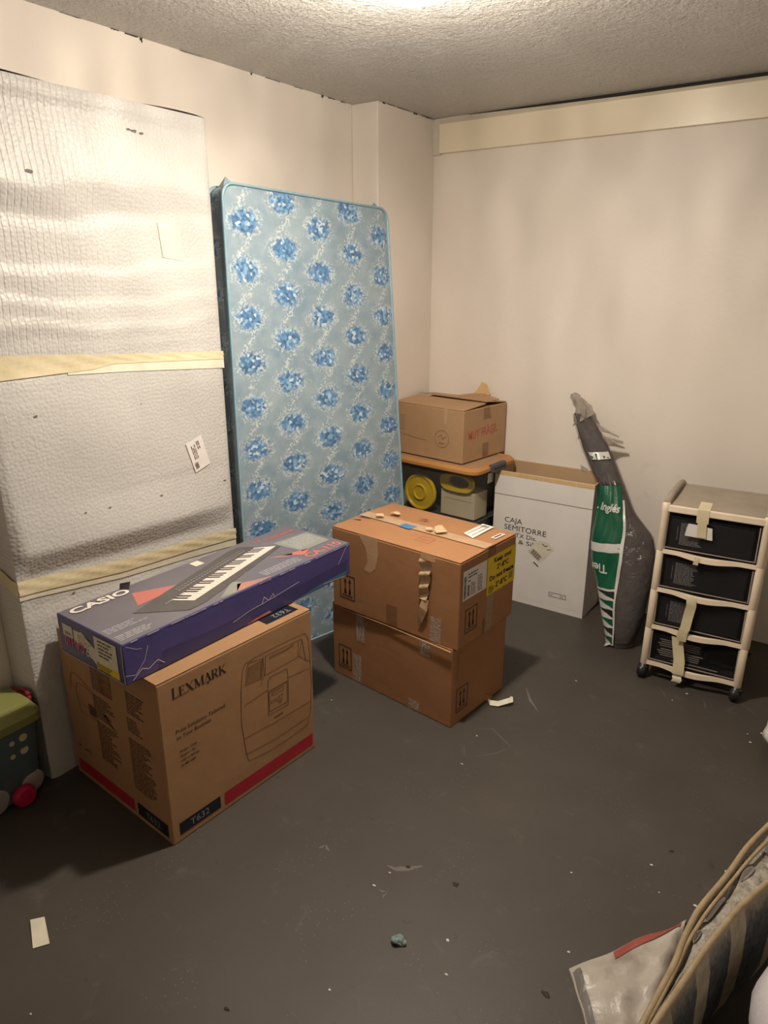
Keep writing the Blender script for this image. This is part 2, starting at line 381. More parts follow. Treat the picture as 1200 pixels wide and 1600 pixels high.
# floral mattress ticking, laid out in metres on the UV map
m, nt, b, nd, lk = nmat('blue_floral_ticking'); uv = coords(nt, 'UV')
bg = ramp(nt, noise(nt, uv, 5, 4, .5), [(.3, (.185, .265, .335)), (.7, (.275, .345, .385))])
bg = mix(nt, math_(nt, 'MULTIPLY', noise(nt, uv, 220, 2), .35), bg, (.16, .28, .37))
bg = mix(nt, math_(nt, 'MULTIPLY', ramp(nt, noise(nt, uv, 13, 5, .6), [(.42, 0), (.68, 1)]), .45), bg, (.36, .41, .43))
def lattice(offu, offv, au, av):
    mp = N(nt, 'ShaderNodeMapping'); mp.inputs['Location'].default_value = (offu, offv, 0); mp.inputs['Scale'].default_value = (1/au, 1/av, 0)
    lk.new(uv, mp.inputs['Vector'])
    fr = N(nt, 'ShaderNodeVectorMath', operation='FRACTION'); lk.new(mp.outputs[0], fr.inputs[0])
    s = N(nt, 'ShaderNodeSeparateXYZ'); lk.new(fr.outputs[0], s.inputs[0])
    return (math_(nt, 'MULTIPLY', math_(nt, 'SUBTRACT', s.outputs[0], .5), au), math_(nt, 'MULTIPLY', math_(nt, 'SUBTRACT', s.outputs[1], .5), av))
AU, AV = .372, .166
wob = math_(nt, 'MULTIPLY', math_(nt, 'SUBTRACT', noise(nt, uv, 42, 4, .7), .5), .085)
bl, sp = [], []
for (ou, ov) in ((.27, .0), (.77, .5)):
    du, dv = lattice(ou, ov, AU, AV)
    d = math_(nt, 'SQRT', math_(nt, 'ADD', math_(nt, 'POWER', math_(nt, 'DIVIDE', du, 1.5), 2), math_(nt, 'POWER', dv, 2)))
    d = math_(nt, 'ADD', d, wob)
    bl.append(ramp(nt, d, [(.034, 1), (.046, 0)]))
    # white sprays: small sprigs round the posy and climbing to the next one
    e = math_(nt, 'ADD', math_(nt, 'ABSOLUTE', math_(nt, 'ADD', du, math_(nt, 'MULTIPLY', math_(nt, 'SINE', math_(nt, 'MULTIPLY', dv, 36.5)), .022))), wob)
    s1 = ramp(nt, e, [(.006, 1), (.026, 0)]); s2 = ramp(nt, d, [(.046, 1), (.064, 0)])
    sp.append(math_(nt, 'MAXIMUM', s1, math_(nt, 'MULTIPLY', s2, .9)))
blm = math_(nt, 'MAXIMUM', bl[0], bl[1]); spm = math_(nt, 'MAXIMUM', sp[0], sp[1])
v1 = N(nt, 'ShaderNodeTexVoronoi', voronoi_dimensions='2D'); v1.inputs['Scale'].default_value = 92; lk.new(uv, v1.inputs['Vector'])
v2 = N(nt, 'ShaderNodeTexVoronoi', voronoi_dimensions='2D'); v2.inputs['Scale'].default_value = 170; lk.new(uv, v2.inputs['Vector'])
sc = N(nt, 'ShaderNodeSeparateColor'); lk.new(v1.outputs['Color'], sc.inputs[0])
petal = ramp(nt, sc.outputs[0], [(.0, (.06, .115, .21)), (.30, (.075, .18, .35)), (.62, (.12, .26, .45)), (.84, (.26, .40, .54)), (.94, (.50, .58, .64))])
sc2 = N(nt, 'ShaderNodeSeparateColor'); lk.new(v2.outputs['Color'], sc2.inputs[0])
dots = ramp(nt, sc2.outputs[1], [(.50, 0), (.58, 1)])
col = mix(nt, math_(nt, 'MULTIPLY', math_(nt, 'MULTIPLY', spm, dots), .75), bg, (.56, .60, .59))
col = mix(nt, blm, col, petal)
lk.new(col, b.inputs['Base Color']); b.inputs['Roughness'].default_value = .38; b.inputs['Specular IOR Level'].default_value = .45
p = bump(nt, b, noise(nt, uv, 7, 3, .5, .3), .25, .02); bump(nt, b, noise(nt, uv, 260, 2), .15, .002, p); M['ticking'] = m
M['piping_blue'] = pmat('pale_blue_piping', (.20, .34, .42), (.27, .41, .48), 30, .4)

# bubble wrap sheet
m, nt, b, nd, lk = nmat('bubble_wrap'); co = coords(nt)
lk.new(ramp(nt, noise(nt, co, 3, 4), [(.3, (.475, .465, .445)), (.7, (.53, .52, .495))]), b.inputs['Base Color'])
b.inputs['Roughness'].default_value = .44; b.inputs['Specular IOR Level'].default_value = .45
sep = N(nt, 'ShaderNodeSeparateXYZ'); lk.new(co, sep.inputs[0])
cmb = N(nt, 'ShaderNodeCombineXYZ'); lk.new(sep.outputs[1], cmb.inputs[0]); lk.new(sep.outputs[2], cmb.inputs[1])
vo = N(nt, 'ShaderNodeTexVoronoi', voronoi_dimensions='2D'); vo.inputs['Scale'].default_value = 78; vo.inputs['Randomness'].default_value = .75
lk.new(cmb.outputs[0], vo.inputs['Vector'])
bub = ramp(nt, vo.outputs['Distance'], [(.15, 1), (.55, 0)])
# vertical crinkles: strongest high up and towards the left end of the sheet
wv = N(nt, 'ShaderNodeTexWave', wave_type='BANDS', bands_direction='X'); wv.inputs['Scale'].default_value = 17; wv.inputs['Distortion'].default_value = 1.6
wv.inputs['Detail'].default_value = 3; wv.inputs['Detail Scale'].default_value = 1.2; lk.new(cmb.outputs[0], wv.inputs['Vector'])
cr = ramp(nt, wv.outputs['Fac'], [(.0, 0), (.22, 1)])
kz = ramp(nt, math_(nt, 'MULTIPLY', sep.outputs[2], .5), [(.62, .06), (.72, 1)])
ky = ramp(nt, math_(nt, 'SUBTRACT', sep.outputs[1], .9), [(.15, 1), (.62, .12)])
cr = math_(nt, 'MULTIPLY', cr, math_(nt, 'MULTIPLY', kz, ky))
p = bump(nt, b, bub, .20, .004); p = bump(nt, b, cr, .38, .005, p); bump(nt, b, noise(nt, coords(nt, 'Object', (1, 1, .45)), 30, 4, .6, .8), .17, .012, p); M['wrap'] = m

# checked quilted cover (navy and cream blocks), pattern in UV metres
m, nt, b, nd, lk = nmat('navy_check_cover'); uv = coords(nt, 'UV')
su = N(nt, 'ShaderNodeSeparateXYZ'); lk.new(uv, su.inputs[0])
ckf = ramp(nt, math_(nt, 'FRACT', math_(nt, 'DIVIDE', math_(nt, 'ADD', su.outputs[0], math_(nt, 'MULTIPLY', noise(nt, uv, 30, 3), .006)), .155)), [(.0, 0), (.62, 0), (.63, 1), (.99, 1)])
ckf = math_(nt, 'MAXIMUM', ckf, math_(nt, 'MULTIPLY', ramp(nt, math_(nt, 'ADD', su.outputs[1], math_(nt, 'MULTIPLY', noise(nt, uv, 45, 4, .7), .06)), [(.288, 0), (.315, 1)]), .7))
dk = ramp(nt, noise(nt, uv, 60, 5, .7), [(.35, (.014, .018, .026)), (.7, (.10, .11, .11))])
lt = ramp(nt, noise(nt, uv, 40, 5, .7), [(.35, (.26, .22, .14)), (.7, (.40, .36, .27))])
lk.new(mix(nt, ckf, dk, lt), b.inputs['Base Color']); b.inputs['Roughness'].default_value = .7
bump(nt, b, noise(nt, uv, 50, 4), .5, .008); M['check'] = m
M['quilt'] = pmat('grubby_quilted_border', (.20, .18, .145), (.40, .37, .31), 34, .45, .8, 40, .015, spec=.5, stain=((.045, .045, .045), 24))

# ------------------------------------------------------------------ room
XL, XR, YB, YF, ZC = -2.115, 0.95, 3.276, -0.95, 2.276
mb = MB(); mb.box(XL-.1, XR+.1, YF-.1, YB+.1, -.1, 0); struct(put('floor', mb, M['floor']))
mb = MB(); mb.box(XL-.1, XR+.1, YF-.1, YB+.1, ZC, ZC+.1); struct(put('ceiling', mb, M['ceiling']))
mb = MB(); mb.box(XL-.1, XL, YF-.1, YB+.1, 0, ZC); struct(put('wall_left', mb, M['wall']))
mb = MB(); mb.box(XL, XR, YB, YB+.1, 0, ZC); struct(put('wall_back', mb, M['wall']))
mb = MB(); mb.box(XR, XR+.1, YF-.1, YB+.1, 0, ZC); struct(put('wall_right', mb, M['wall']))
mb = MB(); mb.box(XL, XR, YF-.1, YF, 0, ZC); struct(put('wall_front', mb, M['wall']))
mb = MB(); mb.box(XL, -1.972, 2.80, YB, 0, ZC); struct(put('wall_pillar', mb, M['wall'], bevel=.004))
wl = bpy.data.objects['wall_left']; wp = bpy.data.objects['wall_pillar']
rc = random.Random(12)
for (y, L_, h_) in ((1.695, .010, .016), (1.66, .05, .004), (1.60, .03, .003), (2.185, .008, .010), (2.60, .014, .010), (2.66, .05, .004), (2.74, .035, .004), (2.45, .05, .002), (2.3, .08, .002), (1.9, .10, .002), (1.45, .07, .002)):
    mb = MB(); P = [(XL+.0008, y-L_/2, ZC-.0002), (XL+.0008, y+L_/2, ZC-.0002)] + [(XL+.0008, y+L_/2-L_*k/5, ZC-h_*rc.uniform(.4, 1.1)) for k in range(6)]
    mb.poly(P); put('paint_chip_gap', mb, M['gap'], wl)
for (y, L_, h_) in ((2.845, .02, .009), (2.90, .06, .004), (3.0, .10, .003), (3.1, .03, .008), (3.2, .10, .005)):
    mb = MB(); P = [(-1.9712, y-L_/2, ZC-.0002), (-1.9712, y+L_/2, ZC-.0002)] + [(-1.9712, y+L_/2-L_*k/5, ZC-h_*rc.uniform(.4, 1.1)) for k in range(6)]
    mb.poly(P); put('paint_chip_gap', mb, M['gap'], wp)
# boxed-in board along the top of the back wall, with the dark slot above it
mb = MB()
mb.add([(-1.925,3.246,2.122),(XR,3.246,2.122),(XR,3.244,2.246),(-1.925,3.244,2.246),(-1.925,3.258,2.262),(XR,3.258,2.262),(-1.925,YB,2.262),(XR,YB,2.262),(-1.925,YB,2.122),(XR,YB,2.122)],
       [(0,1,2,3),(3,2,5,4),(4,5,7,6),(8,9,1,0),(8,0,3,4,6)])
struct(put('trim_1', mb, M['board'], recalc=True))
mb = MB(); mb.box(-1.972, -1.928, 3.262, YB, 2.118, 2.266); struct(put('trim_2', mb, M['filler'], bevel=.002))
mb = MB(); mb.loft([[(x, 3.262, z0), (x, YB-.001, z0), (x, YB-.001, ZC-.0002), (x, 3.262, ZC-.0002)] for x, z0 in ((-1.78, 2.2752), (-1.45, 2.2685), (-1.1, 2.2645), (XR-.001, 2.2632))]); struct(put('slot_shade', mb, M['gap'], recalc=True))  # near-black wedge paints the shade in the slot between board and ceiling
mb = MB(); mb.box(-1.93, -1.1, 3.268, YB-.0005, 2.2622, ZC-.0001); struct(put('trim_4', mb, M['filler']))

# ------------------------------------------------------------------ ceiling lamp
t = thing('ceiling_lamp', 'round white ceiling lamp glowing at the top of the photo', 'lamp', (LAMP[0], LAMP[1], ZC))
mb = MB(); mb.lathe([(.05, -.022), (.125, -.022), (.13, -.015), (.13, 0), (.05, 0)], 40); put('base_ring', mb, M['print_white'], t, smooth=40)
m, nt, b, nd, lk = nmat('glowing_glass'); b.inputs['Emission Color'].default_value = (1, .93, .84, 1); b.inputs['Emission Strength'].default_value = 7
mb = MB(); mb.lathe([(.118*math.cos(a), -.022 - .085*math.sin(a)) for a in [R(q) for q in range(0, 91, 9)]][:-1] + [(.004, -.107)], 40, cap=False)
put('glass_dome', mb, m, t, smooth=60)

# ------------------------------------------------------------------ wrapped panel
SX, SY0, SY1, SH = -1.972, .95, 1.812, 2.05
zs = [0, .12, .5, .56, .60, .66, .70, .775, .80, .92, 1.20, 1.26, 1.30, 1.345, 1.375, 1.41, 1.43, 1.48, 1.50, 1.57, 1.595, 1.69, 1.725, 1.80, 1.83, 1.99, 2.03, 2.05]
xs = [0, 0, 0, -.004, -.010, -.006, -.010, .024, .022, .008, .004, 0, -.006, -.006, -.006, .002, -.005, .000, -.008, .000, -.009, -.001, -.008, .026, .024, -.006, .012, .006]
rg = np.random.RandomState(3)
def slab_x(y, z):
    q = (y - SY0) / (SY1 - SY0)
    amp = 1.0 - .62*q if z > 1.345 else (1.0 if q < .75 else 1 - (q-.75)*2.2)
    zz = z + (.016*math.sin(q*5+1+z*7) + .006*math.sin(q*17+z*23) - .01*q if z > 1.36 and z < 2.0 else (.05*q if .5 < z < .9 else 0))
    d = np.interp(zz, zs, xs) * amp
    d += .0020*math.sin(9*y+3*z) + .0014*math.sin(21*z+8*y)
    e = min(y-SY0, SY1-y)
    return SX + .002 + float(d) * min(1, e/.03) - .006*max(0, 1-e/.012)
t = thing('wrapped_panel', 'tall panel in white bubble wrap with yellowed tape, against the left wall', 'panel', (0, 0, 0))
mb = MB(); mb.grid(66, 170, lambda a, c: (slab_x(SY0+(SY1-SY0)*a, SH*c), SY0+(SY1-SY0)*a, SH*c))
put('front_sheet', mb, M['wrap'], t, smooth=80)
mb = MB()
mb.grid(10, 60, lambda a, c: (-2.11+(slab_x(SY0, SH*c)+2.11)*a, SY0+.004*math.sin(a*7+c*11)*(a*(1-a))*3, SH*c))
mb.grid(4, 60, lambda a, c: (-2.11+(slab_x(SY1, SH*c)+2.11)*a, SY1, SH*c), flip=True)
mb.grid(20, 4, lambda a, c: (-2.11+(slab_x(SY0+(SY1-SY0)*a, SH)+2.11)*c, SY0+(SY1-SY0)*a, SH+.005*math.sin(a*9)*c), flip=True)
put('side_sheet', mb, M['wrap'], t, smooth=60)
def slab_band(name, pts_top, pts_bot, mat, n=40, off=.004, wr=.0):
    """a tape lying on the front sheet: y, z of upper and lower edge"""
    mb = MB()
    ty = [p[0] for p in pts_top]; tz = [p[1] for p in pts_top]; by = [p[0] for p in pts_bot]; bz = [p[1] for p in pts_bot]
    def fn(a, c):
        y = ty[0] + (ty[-1]-ty[0])*a; z = np.interp(y, by, bz)*(1-c) + np.interp(y, ty, tz)*c
        return (slab_x(min(max(y, SY0+.013), SY1-.013), z) + off + wr*math.sin(60*y+9*c)*math.sin(c*3.1), y, float(z))
    mb.grid(n, 7, fn); return put(name, mb, mat, t, smooth=70)
slab_band('tape_band', [(SY0-.003, 1.352), (1.25, 1.335), (1.30, 1.328), (SY1+.001, 1.300)], [(SY0-.003, 1.282), (1.28, 1.286), (1.36, 1.296), (SY1+.001, 1.272)], M['masking'], wr=.002)
slab_band('tape_band', [(1.20, 1.300), (1.4, 1.296), (SY1+.001, 1.275)], [(1.20, 1.278), (1.4, 1.268), (SY1+.001, 1.240)], M['paper_cream'], off=.0025)
slab_band('tape_band', [(SY0-.003, .700), (1.3, .655), (1.62, .632), (SY1+.001, .618)], [(SY0-.003, .655), (1.3, .610), (1.62, .590), (SY1+.001, .575)], M['masking'], off=.006, wr=.003)
slab_band('tape_band', [(SY0-.003, .658), (1.3, .612), (SY1+.001, .580)], [(SY0-.003, .638), (1.3, .588), (SY1+.001, .545)], M['paper_cream'], off=.003)
mb = MB(); mb.grid(14, 5, lambda a, c: (-2.108+(.140)*a, SY0-.004-.002*math.sin(a*9), .70-.045*(1-c)+.05*(1-a)**2)); put('tape_end', mb, M['masking'], t, smooth=60)
mb = MB(); mb.grid(8, 8, lambda a, c: (slab_x(1.575+.085*a, 1.615+.105*c)+.0022, 1.575+.085*a+.012*(1-c), 1.615+.105*c-.01*a)); put('tape_patch', mb, M['paper_cream'], t)
# address label, tilted
fl = Face((slab_x(1.66, .95)+.003, 1.647, .886), (0, .956, .292), (0, -.292, .956))
mb = MB(); fl.rect(mb, -.012, 0, .062, .118); lab = put('address_label', mb, M['paper'], t)
mb = MB(); g = Face(fl.o, fl.v, -fl.u, .0014)
g.lines(mb, .045, -.004, .06, 3, .007, .0035, 3); g.lines(mb, .075, -.030, .035, 2, .008, .004, 4); g.barcode(mb, .01, -.012, .035, .004, 10); put('label_print', mb, M['ink_dark'], lab)
# little punctures and tears in the sheet
for i, (y, z, s) in enumerate([(1.156, 1.821, .012), (1.519, 1.97, .009), (1.545, 1.968, .008), (1.50, 1.972, .006), (1.078, 1.175, .006), (1.183, .856, .005), (1.475, .839, .006), (1.77, .824, .006), (1.27, .85, .005), (1.12, .60, .007), (1.44, 1.16, .003)]):
    mb = MB(); x = slab_x(y, z) + .0025
    mb.poly([(x, y + s*(.6+.6*random.random())*math.cos(a)*1.3, z + s*(.5+.6*random.random())*math.sin(a)*.6) for a in [2*math.pi*k/7 for k in range(7)]])
    put('tear', mb, M['tear'], t)

# ------------------------------------------------------------------ floral mattress
BL, BR_, TL, TR = [np.array(p) for p in ((-1.955, 1.842, .0), (-1.745, 2.735, .0), (-1.955, 1.853, 1.862), (-1.885, 2.745, 1.835))]
MW, MH, MT = .90, 1.86, .10
def mat_pt(a, c, d):
    q = (BL*(1-a/MW) + BR_*(a/MW))*(1-c/MH) + (TL*(1-a/MW) + TR*(a/MW))*(c/MH)
    nrm = np.array((-.985, .15, -.06)); return tuple(q + nrm*d)
out = rrect(MW, MH, .05, 6, MW/2, MH/2)
def outline(s, inset):
    P = []
    for (x, y) in out:
        dx, dy = x-MW/2, y-MH/2
        P.append((MW/2 + dx*s*(1-2*inset/MW), MH/2 + dy*s*(1-2*inset/MH)))
    return P
t = thing('floral_mattress', 'blue floral single mattress standing upright against the left wall', 'mattress', (0, 0, 0))
mb = MB(); mb.uv = []; rings = []
spec_ = [(.06, 0, -.006), (.4, 0, -.006), (.7, 0, -.005), (.88, 0, -.002), (.96, 0, .000), (1, .004, .003), (1, 0, .012), (1, -.001, .035), (1, -.001, .065), (1, 0, .088), (1, .004, .097), (.9, 0, .100), (.06, 0, .100)]
for (s, ins, d) in spec_:
    O = outline(s, ins); rings.append([mat_pt(x, y, d + (.006*math.sin(5*y+2*x) if s < .9 and d < .05 else 0)) for x, y in O])
    mb.uv += [(x + (d if x > MW/2 else -d)*.8, y) for x, y in O]
mb.loft(rings); put('mattress_body', mb, M['ticking'], t, smooth=50)
for d in (.004, .096):
    O = outline(1, -.002); O = O + O[:1]
    mb = MB(); mb.tube([mat_pt(x, y, d) for x, y in O], .006, 6, caps=False); put('piping', mb, M['piping_blue'], t, smooth=60)
for (a, s) in ((.050, -1), (.845, 1)):
    mb = MB(); mb.uv = None
    P = [mat_pt(a-.035, MH-.012, .02), mat_pt(a+.035, MH-.008, .02), mat_pt(a+.03, MH-.01, .07), mat_pt(a-.03, MH-.014, .07), mat_pt(a+.010*s, MH+.028, .035)]
    mb.add(P, [(0, 1, 4), (1, 2, 4), (2, 3, 4), (3, 0, 4), (3, 2, 1, 0)]); mb.uv = [(.1+.01*i, .3+.02*i) for i in range(5)]
    put('corner_tuft', mb, M['ticking'], t, smooth=30)

# ------------------------------------------------------------------ cartons
def carton(t, W, D, H, mat, flap=True, seam='x', gap=.003, lift=(0, 0), bevel=.004, th=.005):
    """closed carton, corner at the local origin, running to -x and +y; two top flaps meet in a seam"""
    mb = MB(); mb.box(-W, 0, 0, D, 0, H-(th if flap else 0)); put('carton_body', mb, mat, t, bevel=bevel)
    if flap:
        for k in (0, 1):
            mb = MB(); z0 = H-th+.0005; z1 = H
            if seam == 'x':   # seam runs along x
                y0, y1 = ((.001, D/2-gap/2) if k == 0 else (D/2+gap/2, D-.001)); l = lift[k]
                mb.box(-W+.001, -.001, y0, y1, z0, z1)
                yy = D/2
                mb.v = [(x, y, z + (l if abs(y-yy) < .02 else 0)) for x, y, z in mb.v]
            else:
                x0, x1 = ((-W+.001, -W/2-gap/2) if k == 0 else (-W/2+gap/2, -.001)); l = lift[k]
                mb.box(x0, x1, .001, D-.001, z0, z1)
                mb.v = [(x, y, z + (l if abs(x+W/2) < .02 else 0)) for x, y, z in mb.v]
            put('top_flap', mb, mat, t, bevel=.0015)
def faces(W, D, H):
    return dict(front=Face((-W, 0, 0), (1, 0, 0), (0, 0, 1)), right=Face((0, 0, 0), (0, 1, 0), (0, 0, 1)), top=Face((-W, 0, H), (1, 0, 0), (0, 1, 0)))
def decal(name, t, mat, fn):
    mb = MB(); fn(mb); o = put(name, mb, mat, t)
    if any(k in name for k in ('print', 'drawing', 'buttons', 'keys', 'scuffs', 'wear', 'crease', 'lettering', 'slit', 'number', 'dent', 'stamp', 'mark', 'arrow', 'brand')): o['kind'] = 'stuff'
    return o
def serif(face, mb, s, a, b, h, w, off=None):
    """serif capitals built from thick and thin strokes"""
    G = {'L': (.78, [('v', .18, 0, 1), ('h', 0, .68, 0), ('t', .68, 0, .26), ('s', .18, 1)]),
         'E': (.76, [('v', .18, 0, 1), ('h', 0, .66, 0), ('h', .0, .62, 1), ('h', .18, .5, .52), ('t', .66, 0, .24), ('t', .62, .78, 1), ('t', .5, .42, .62)]),
         'X': (.98, [('d', .14, 1, .80, 0, .17), ('d', .82, 1, .14, 0, .05), ('s', .14, 1), ('s', .82, 1), ('s', .14, 0), ('s', .80, 0)]),
         'M': (1.18, [('d', .16, 0, .16, 1, .05), ('d', .18, 1, .58, .02, .16), ('d', .98, 1, .58, .02, .05), ('v', 1.0, 0, 1), ('s', .16, 0), ('s', 1.0, 0), ('s', .12, 1), ('s', 1.02, 1)]),
         'A': (.86, [('d', .06, 0, .42, 1, .05), ('d', .40, 1, .74, 0, .17), ('s', .06, 0), ('s', .76, 0)]),
         'R': (.88, [('v', .18, 0, 1), ('h', 0, .5, 1), ('h', .18, .5, .48), ('b', .50, .74), ('d', .38, .48, .78, 0, .16), ('s', .18, 0)]),
         'K': (.92, [('v', .18, 0, 1), ('s', .18, 0), ('s', .18, 1), ('d', .76, 1, .24, .42, .05), ('d', .36, .56, .80, 0, .16), ('s', .74, 1), ('s', .80, 0)])}
    tot = sum(G[c][0] for c in s); k = w/tot; x = a
    for i, c in enumerate(s):
        kk = k; hh = h*(1.18 if i == 0 else 1)
        P = lambda u, v: (x + u*kk, b + v*hh)
        for q in G[c][1]:
            if q[0] == 'v': face.poly(mb, [P(q[1]-.09, q[2]), P(q[1]+.09, q[2]), P(q[1]+.09, q[3]), P(q[1]-.09, q[3])], off)
            elif q[0] == 'h':
                z = q[3]; z0, z1 = (z, z+.06) if z < .5 else ((z-.06, z) if z > .9 else (z-.03, z+.03)); face.poly(mb, [P(q[1], z0), P(q[2], z0), P(q[2], z1), P(q[1], z1)], off)
            elif q[0] == 't': face.poly(mb, [P(q[1]-.05, q[2]), P(q[1]+.02, q[2]), P(q[1]+.02, q[3]), P(q[1]-.03, q[3])], off)
            elif q[0] == 's':
                z = q[2]; z0, z1 = (0, .05) if z == 0 else (.95, 1); face.poly(mb, [P(q[1]-.17, z0), P(q[1]+.17, z0), P(q[1]+.17, z1), P(q[1]-.17, z1)], off)
            elif q[0] == 'd': face.poly(mb, [P(q[1]-q[5]*.6, q[2]), P(q[1]+q[5]*.6, q[2]), P(q[3]+q[5]*.6, q[4]), P(q[3]-q[5]*.6, q[4])], off)
            elif q[0] == 'b':
                pts = [P(q[1], 1)] + [P(q[1] + (q[2]-q[1])*math.cos(R(g)), .74 + .26*math.sin(R(g))) for g in range(80, -81, -16)] + [P(q[1], .48)]
                inn = [P(q[1], .54)] + [P(q[1] + (q[2]-q[1]-.16)*math.cos(R(g)), .74 + .19*math.sin(R(g))) for g in range(-80, 81, 16)] + [P(q[1], .94)]
                m_ = inn[::-1]
                for j in range(len(pts)-1): face.poly(mb, [pts[j], pts[j+1], m_[j+1], m_[j]], off)
        if c == 'A': face.poly(mb, [P(.40, -.30), P(.52, -.08), P(.40, .16), P(.28, -.08)], off)
        x += G[c][0]*kk

# --- printer carton
W, D, H = .525, .582, .530
t = thing('printer_box', 'large brown printer carton with red stripe and line drawing, on the floor', 'box', (-1.419, .987, 0), -4.1)
carton(t, W, D, H, M['card'], seam='y')
F = faces(W, D, H)
f = F['right']
def lexfront(mb):
    serif(f, mb, 'LEXMARK', .045, .462, .029, .186)
    f.text(mb, 'Print Solutions Tailored', .046, .352, .0125, .170); f.text(mb, 'to Your Business', .046, .332, .0125, .118)
    for i, s in enumerate(('- 40 ppm - Letter', '- 38 ppm - A4', '- 1200 x 1200 dpi', '- 64 MB RAM')): f.text(mb, s, .046, .288-i*.0155, .007, (.066, .056, .068, .054)[i], bold=.008)
decal('brand_print', t, M['ink'], lexfront)
decal('model_plate', t, M['plate'], lambda mb: f.rect(mb, .025, .021, .172, .062))
decal('model_plate_number', t, M['silver_ink'], lambda mb: f.text(mb, 'T632', .062, .031, .022, .067, off=.0015))
decal('red_stripe', t, M['ink_red'], lambda mb: f.rect(mb, .188, .018, .570, .062))
decal('stripe_address', t, M['stamp_red'], lambda mb: f.text(mb, 'www.lexmark.com', .40, .028, .006, .11, off=.0015))
PL = [[(.277,.206),(.272,.261),(.275,.32),(.279,.375),(.289,.436),(.3,.457),(.343,.460),(.445,.461),(.541,.456),(.554,.453),(.566,.429),(.57,.377),(.574,.266),(.565,.159),(.548,.107),(.466,.103),(.381,.103),(.289,.118),(.282,.154),(.277,.206)],
 [(.286,.318),(.38,.327)],[(.474,.328),(.57,.318)],[(.279,.205),(.408,.196),(.566,.192)],[(.281,.146),(.404,.134),(.55,.136)],
 [(.298,.384),(.306,.441),(.317,.453),(.369,.444),(.362,.378),(.298,.384)],[(.305,.390),(.312,.438),(.364,.438),(.358,.384),(.305,.390)],[(.381,.447),(.536,.441),(.54,.429),(.551,.357),(.569,.345)],[(.376,.382),(.516,.383),(.524,.383),(.551,.357)],
 [(.381,.447),(.376,.382)],[(.523,.436),(.516,.383)],[(.536,.438),(.524,.383)],[(.382,.324),(.387,.36),(.399,.368),(.468,.363),(.47,.323)],
 [(.384,.32),(.47,.32),(.467,.232),(.38,.234),(.384,.32)],[(.399,.307),(.448,.309),(.447,.295),(.398,.299),(.399,.307)],[(.396,.437),(.501,.432)],[(.396,.431),(.47,.430),(.501,.437)],[(.355,.356),(.372,.384),(.371,.448)],[(.393,.28),(.417,.278),(.417,.271),(.393,.272),(.393,.28)]]
def prn(mb):
    for q in PL: f.line(mb, q, .0018)
    f.line(mb, [(.387,.315),(.465,.317),(.462,.243),(.385,.246),(.387,.315)], .0022)
    for (a, c) in ((.428,.280),(.440,.281),(.424,.266),(.438,.266),(.432,.258)): f.frame(mb, a-.004, c-.004, a+.004, c+.004, .0014)
    f.rect(mb, .403, .2125, .442, .2165)
    for i in range(16): f.line(mb, [(.310, .394+i*.0028), (.360, .388+i*.0030)], .0007)
decal('printer_drawing', t, M['ink_brown'], prn)
f = F['front']
decal('red_stripe', t, M['ink_red'], lambda mb: f.rect(mb, W-.505, .020, W-.188, .063))
decal('model_plate', t, M['plate'], lambda mb: f.rect(mb, W-.170, .018, W-.018, .063))
decal('model_plate_number', t, M['silver_ink'], lambda mb: f.text(mb, 'T632', W-.128, .029, .023, .070, off=.0015))
def side(mb):
    k = 0
    for (u0, wd, ztop, zbot) in ((.345, .115, .505, .375), (.350, .115, .365, .28), (.345, .12, .272, .130), (.160, .095, .450, .372), (.168, .095, .362, .305), (.172, .125, .292, .105)):
        n = int((ztop-zbot)/.0082); f.lines(mb, W-u0, ztop, wd, n, .0082, .0042, 11+k, rag=.5); k += 1
    f.rect(mb, W-.488, .116, W-.478, .126); f.line(mb, [(W-.455, .118), (W-.42, .124), (W-.415, .116)], .005)
decal('specification_print', t, M['ink_dark'], side)
def smallprn(mb):
    f.line(mb, [(W-.485,.33),(W-.48,.37),(W-.465,.395),(W-.44,.398),(W-.39,.385),(W-.345,.37),(W-.338,.27),(W-.44,.268),(W-.452,.34),(W-.44,.368),(W-.40,.372),(W-.345,.36)], .0016)
    f.line(mb, [(W-.47,.388),(W-.475,.355),(W-.46,.345)], .0016); f.line(mb, [(W-.43,.30),(W-.345,.296)], .001)
    for i in range(8): f.rect(mb, W-.385+i*.005, .278, W-.382+i*.005, .315)
decal('printer_drawing', t, M['ink_brown'], smallprn)
decal('carry_tape', t, M['tape_brown'], lambda mb: f.rect(mb, W-.30, .385, W-.238, .475))
decal('ink_blot', t, M['ink'], lambda mb: f.poly(mb, [(W-.30,.315),(W-.285,.312),(W-.262,.290),(W-.228,.276),(W-.262,.284),(W-.284,.300),(W-.30,.305)]))
f = F['top']
decal('model_plate', t, M['plate'], lambda mb: f.rect(mb, W-.20, .42, W-.028, .555))
g = Face((0, D, H), (-1, 0, 0), (0, -1, 0)); g2 = Face((0, D, H), (0, -1, 0), (1, 0, 0))
decal('model_plate_number', t, M['silver_ink'], lambda mb: Face((0, 0, H), (0, -1, 0), (1, 0, 0), .0015).text(mb, 'T632', -.535, -.062, .022, .07))

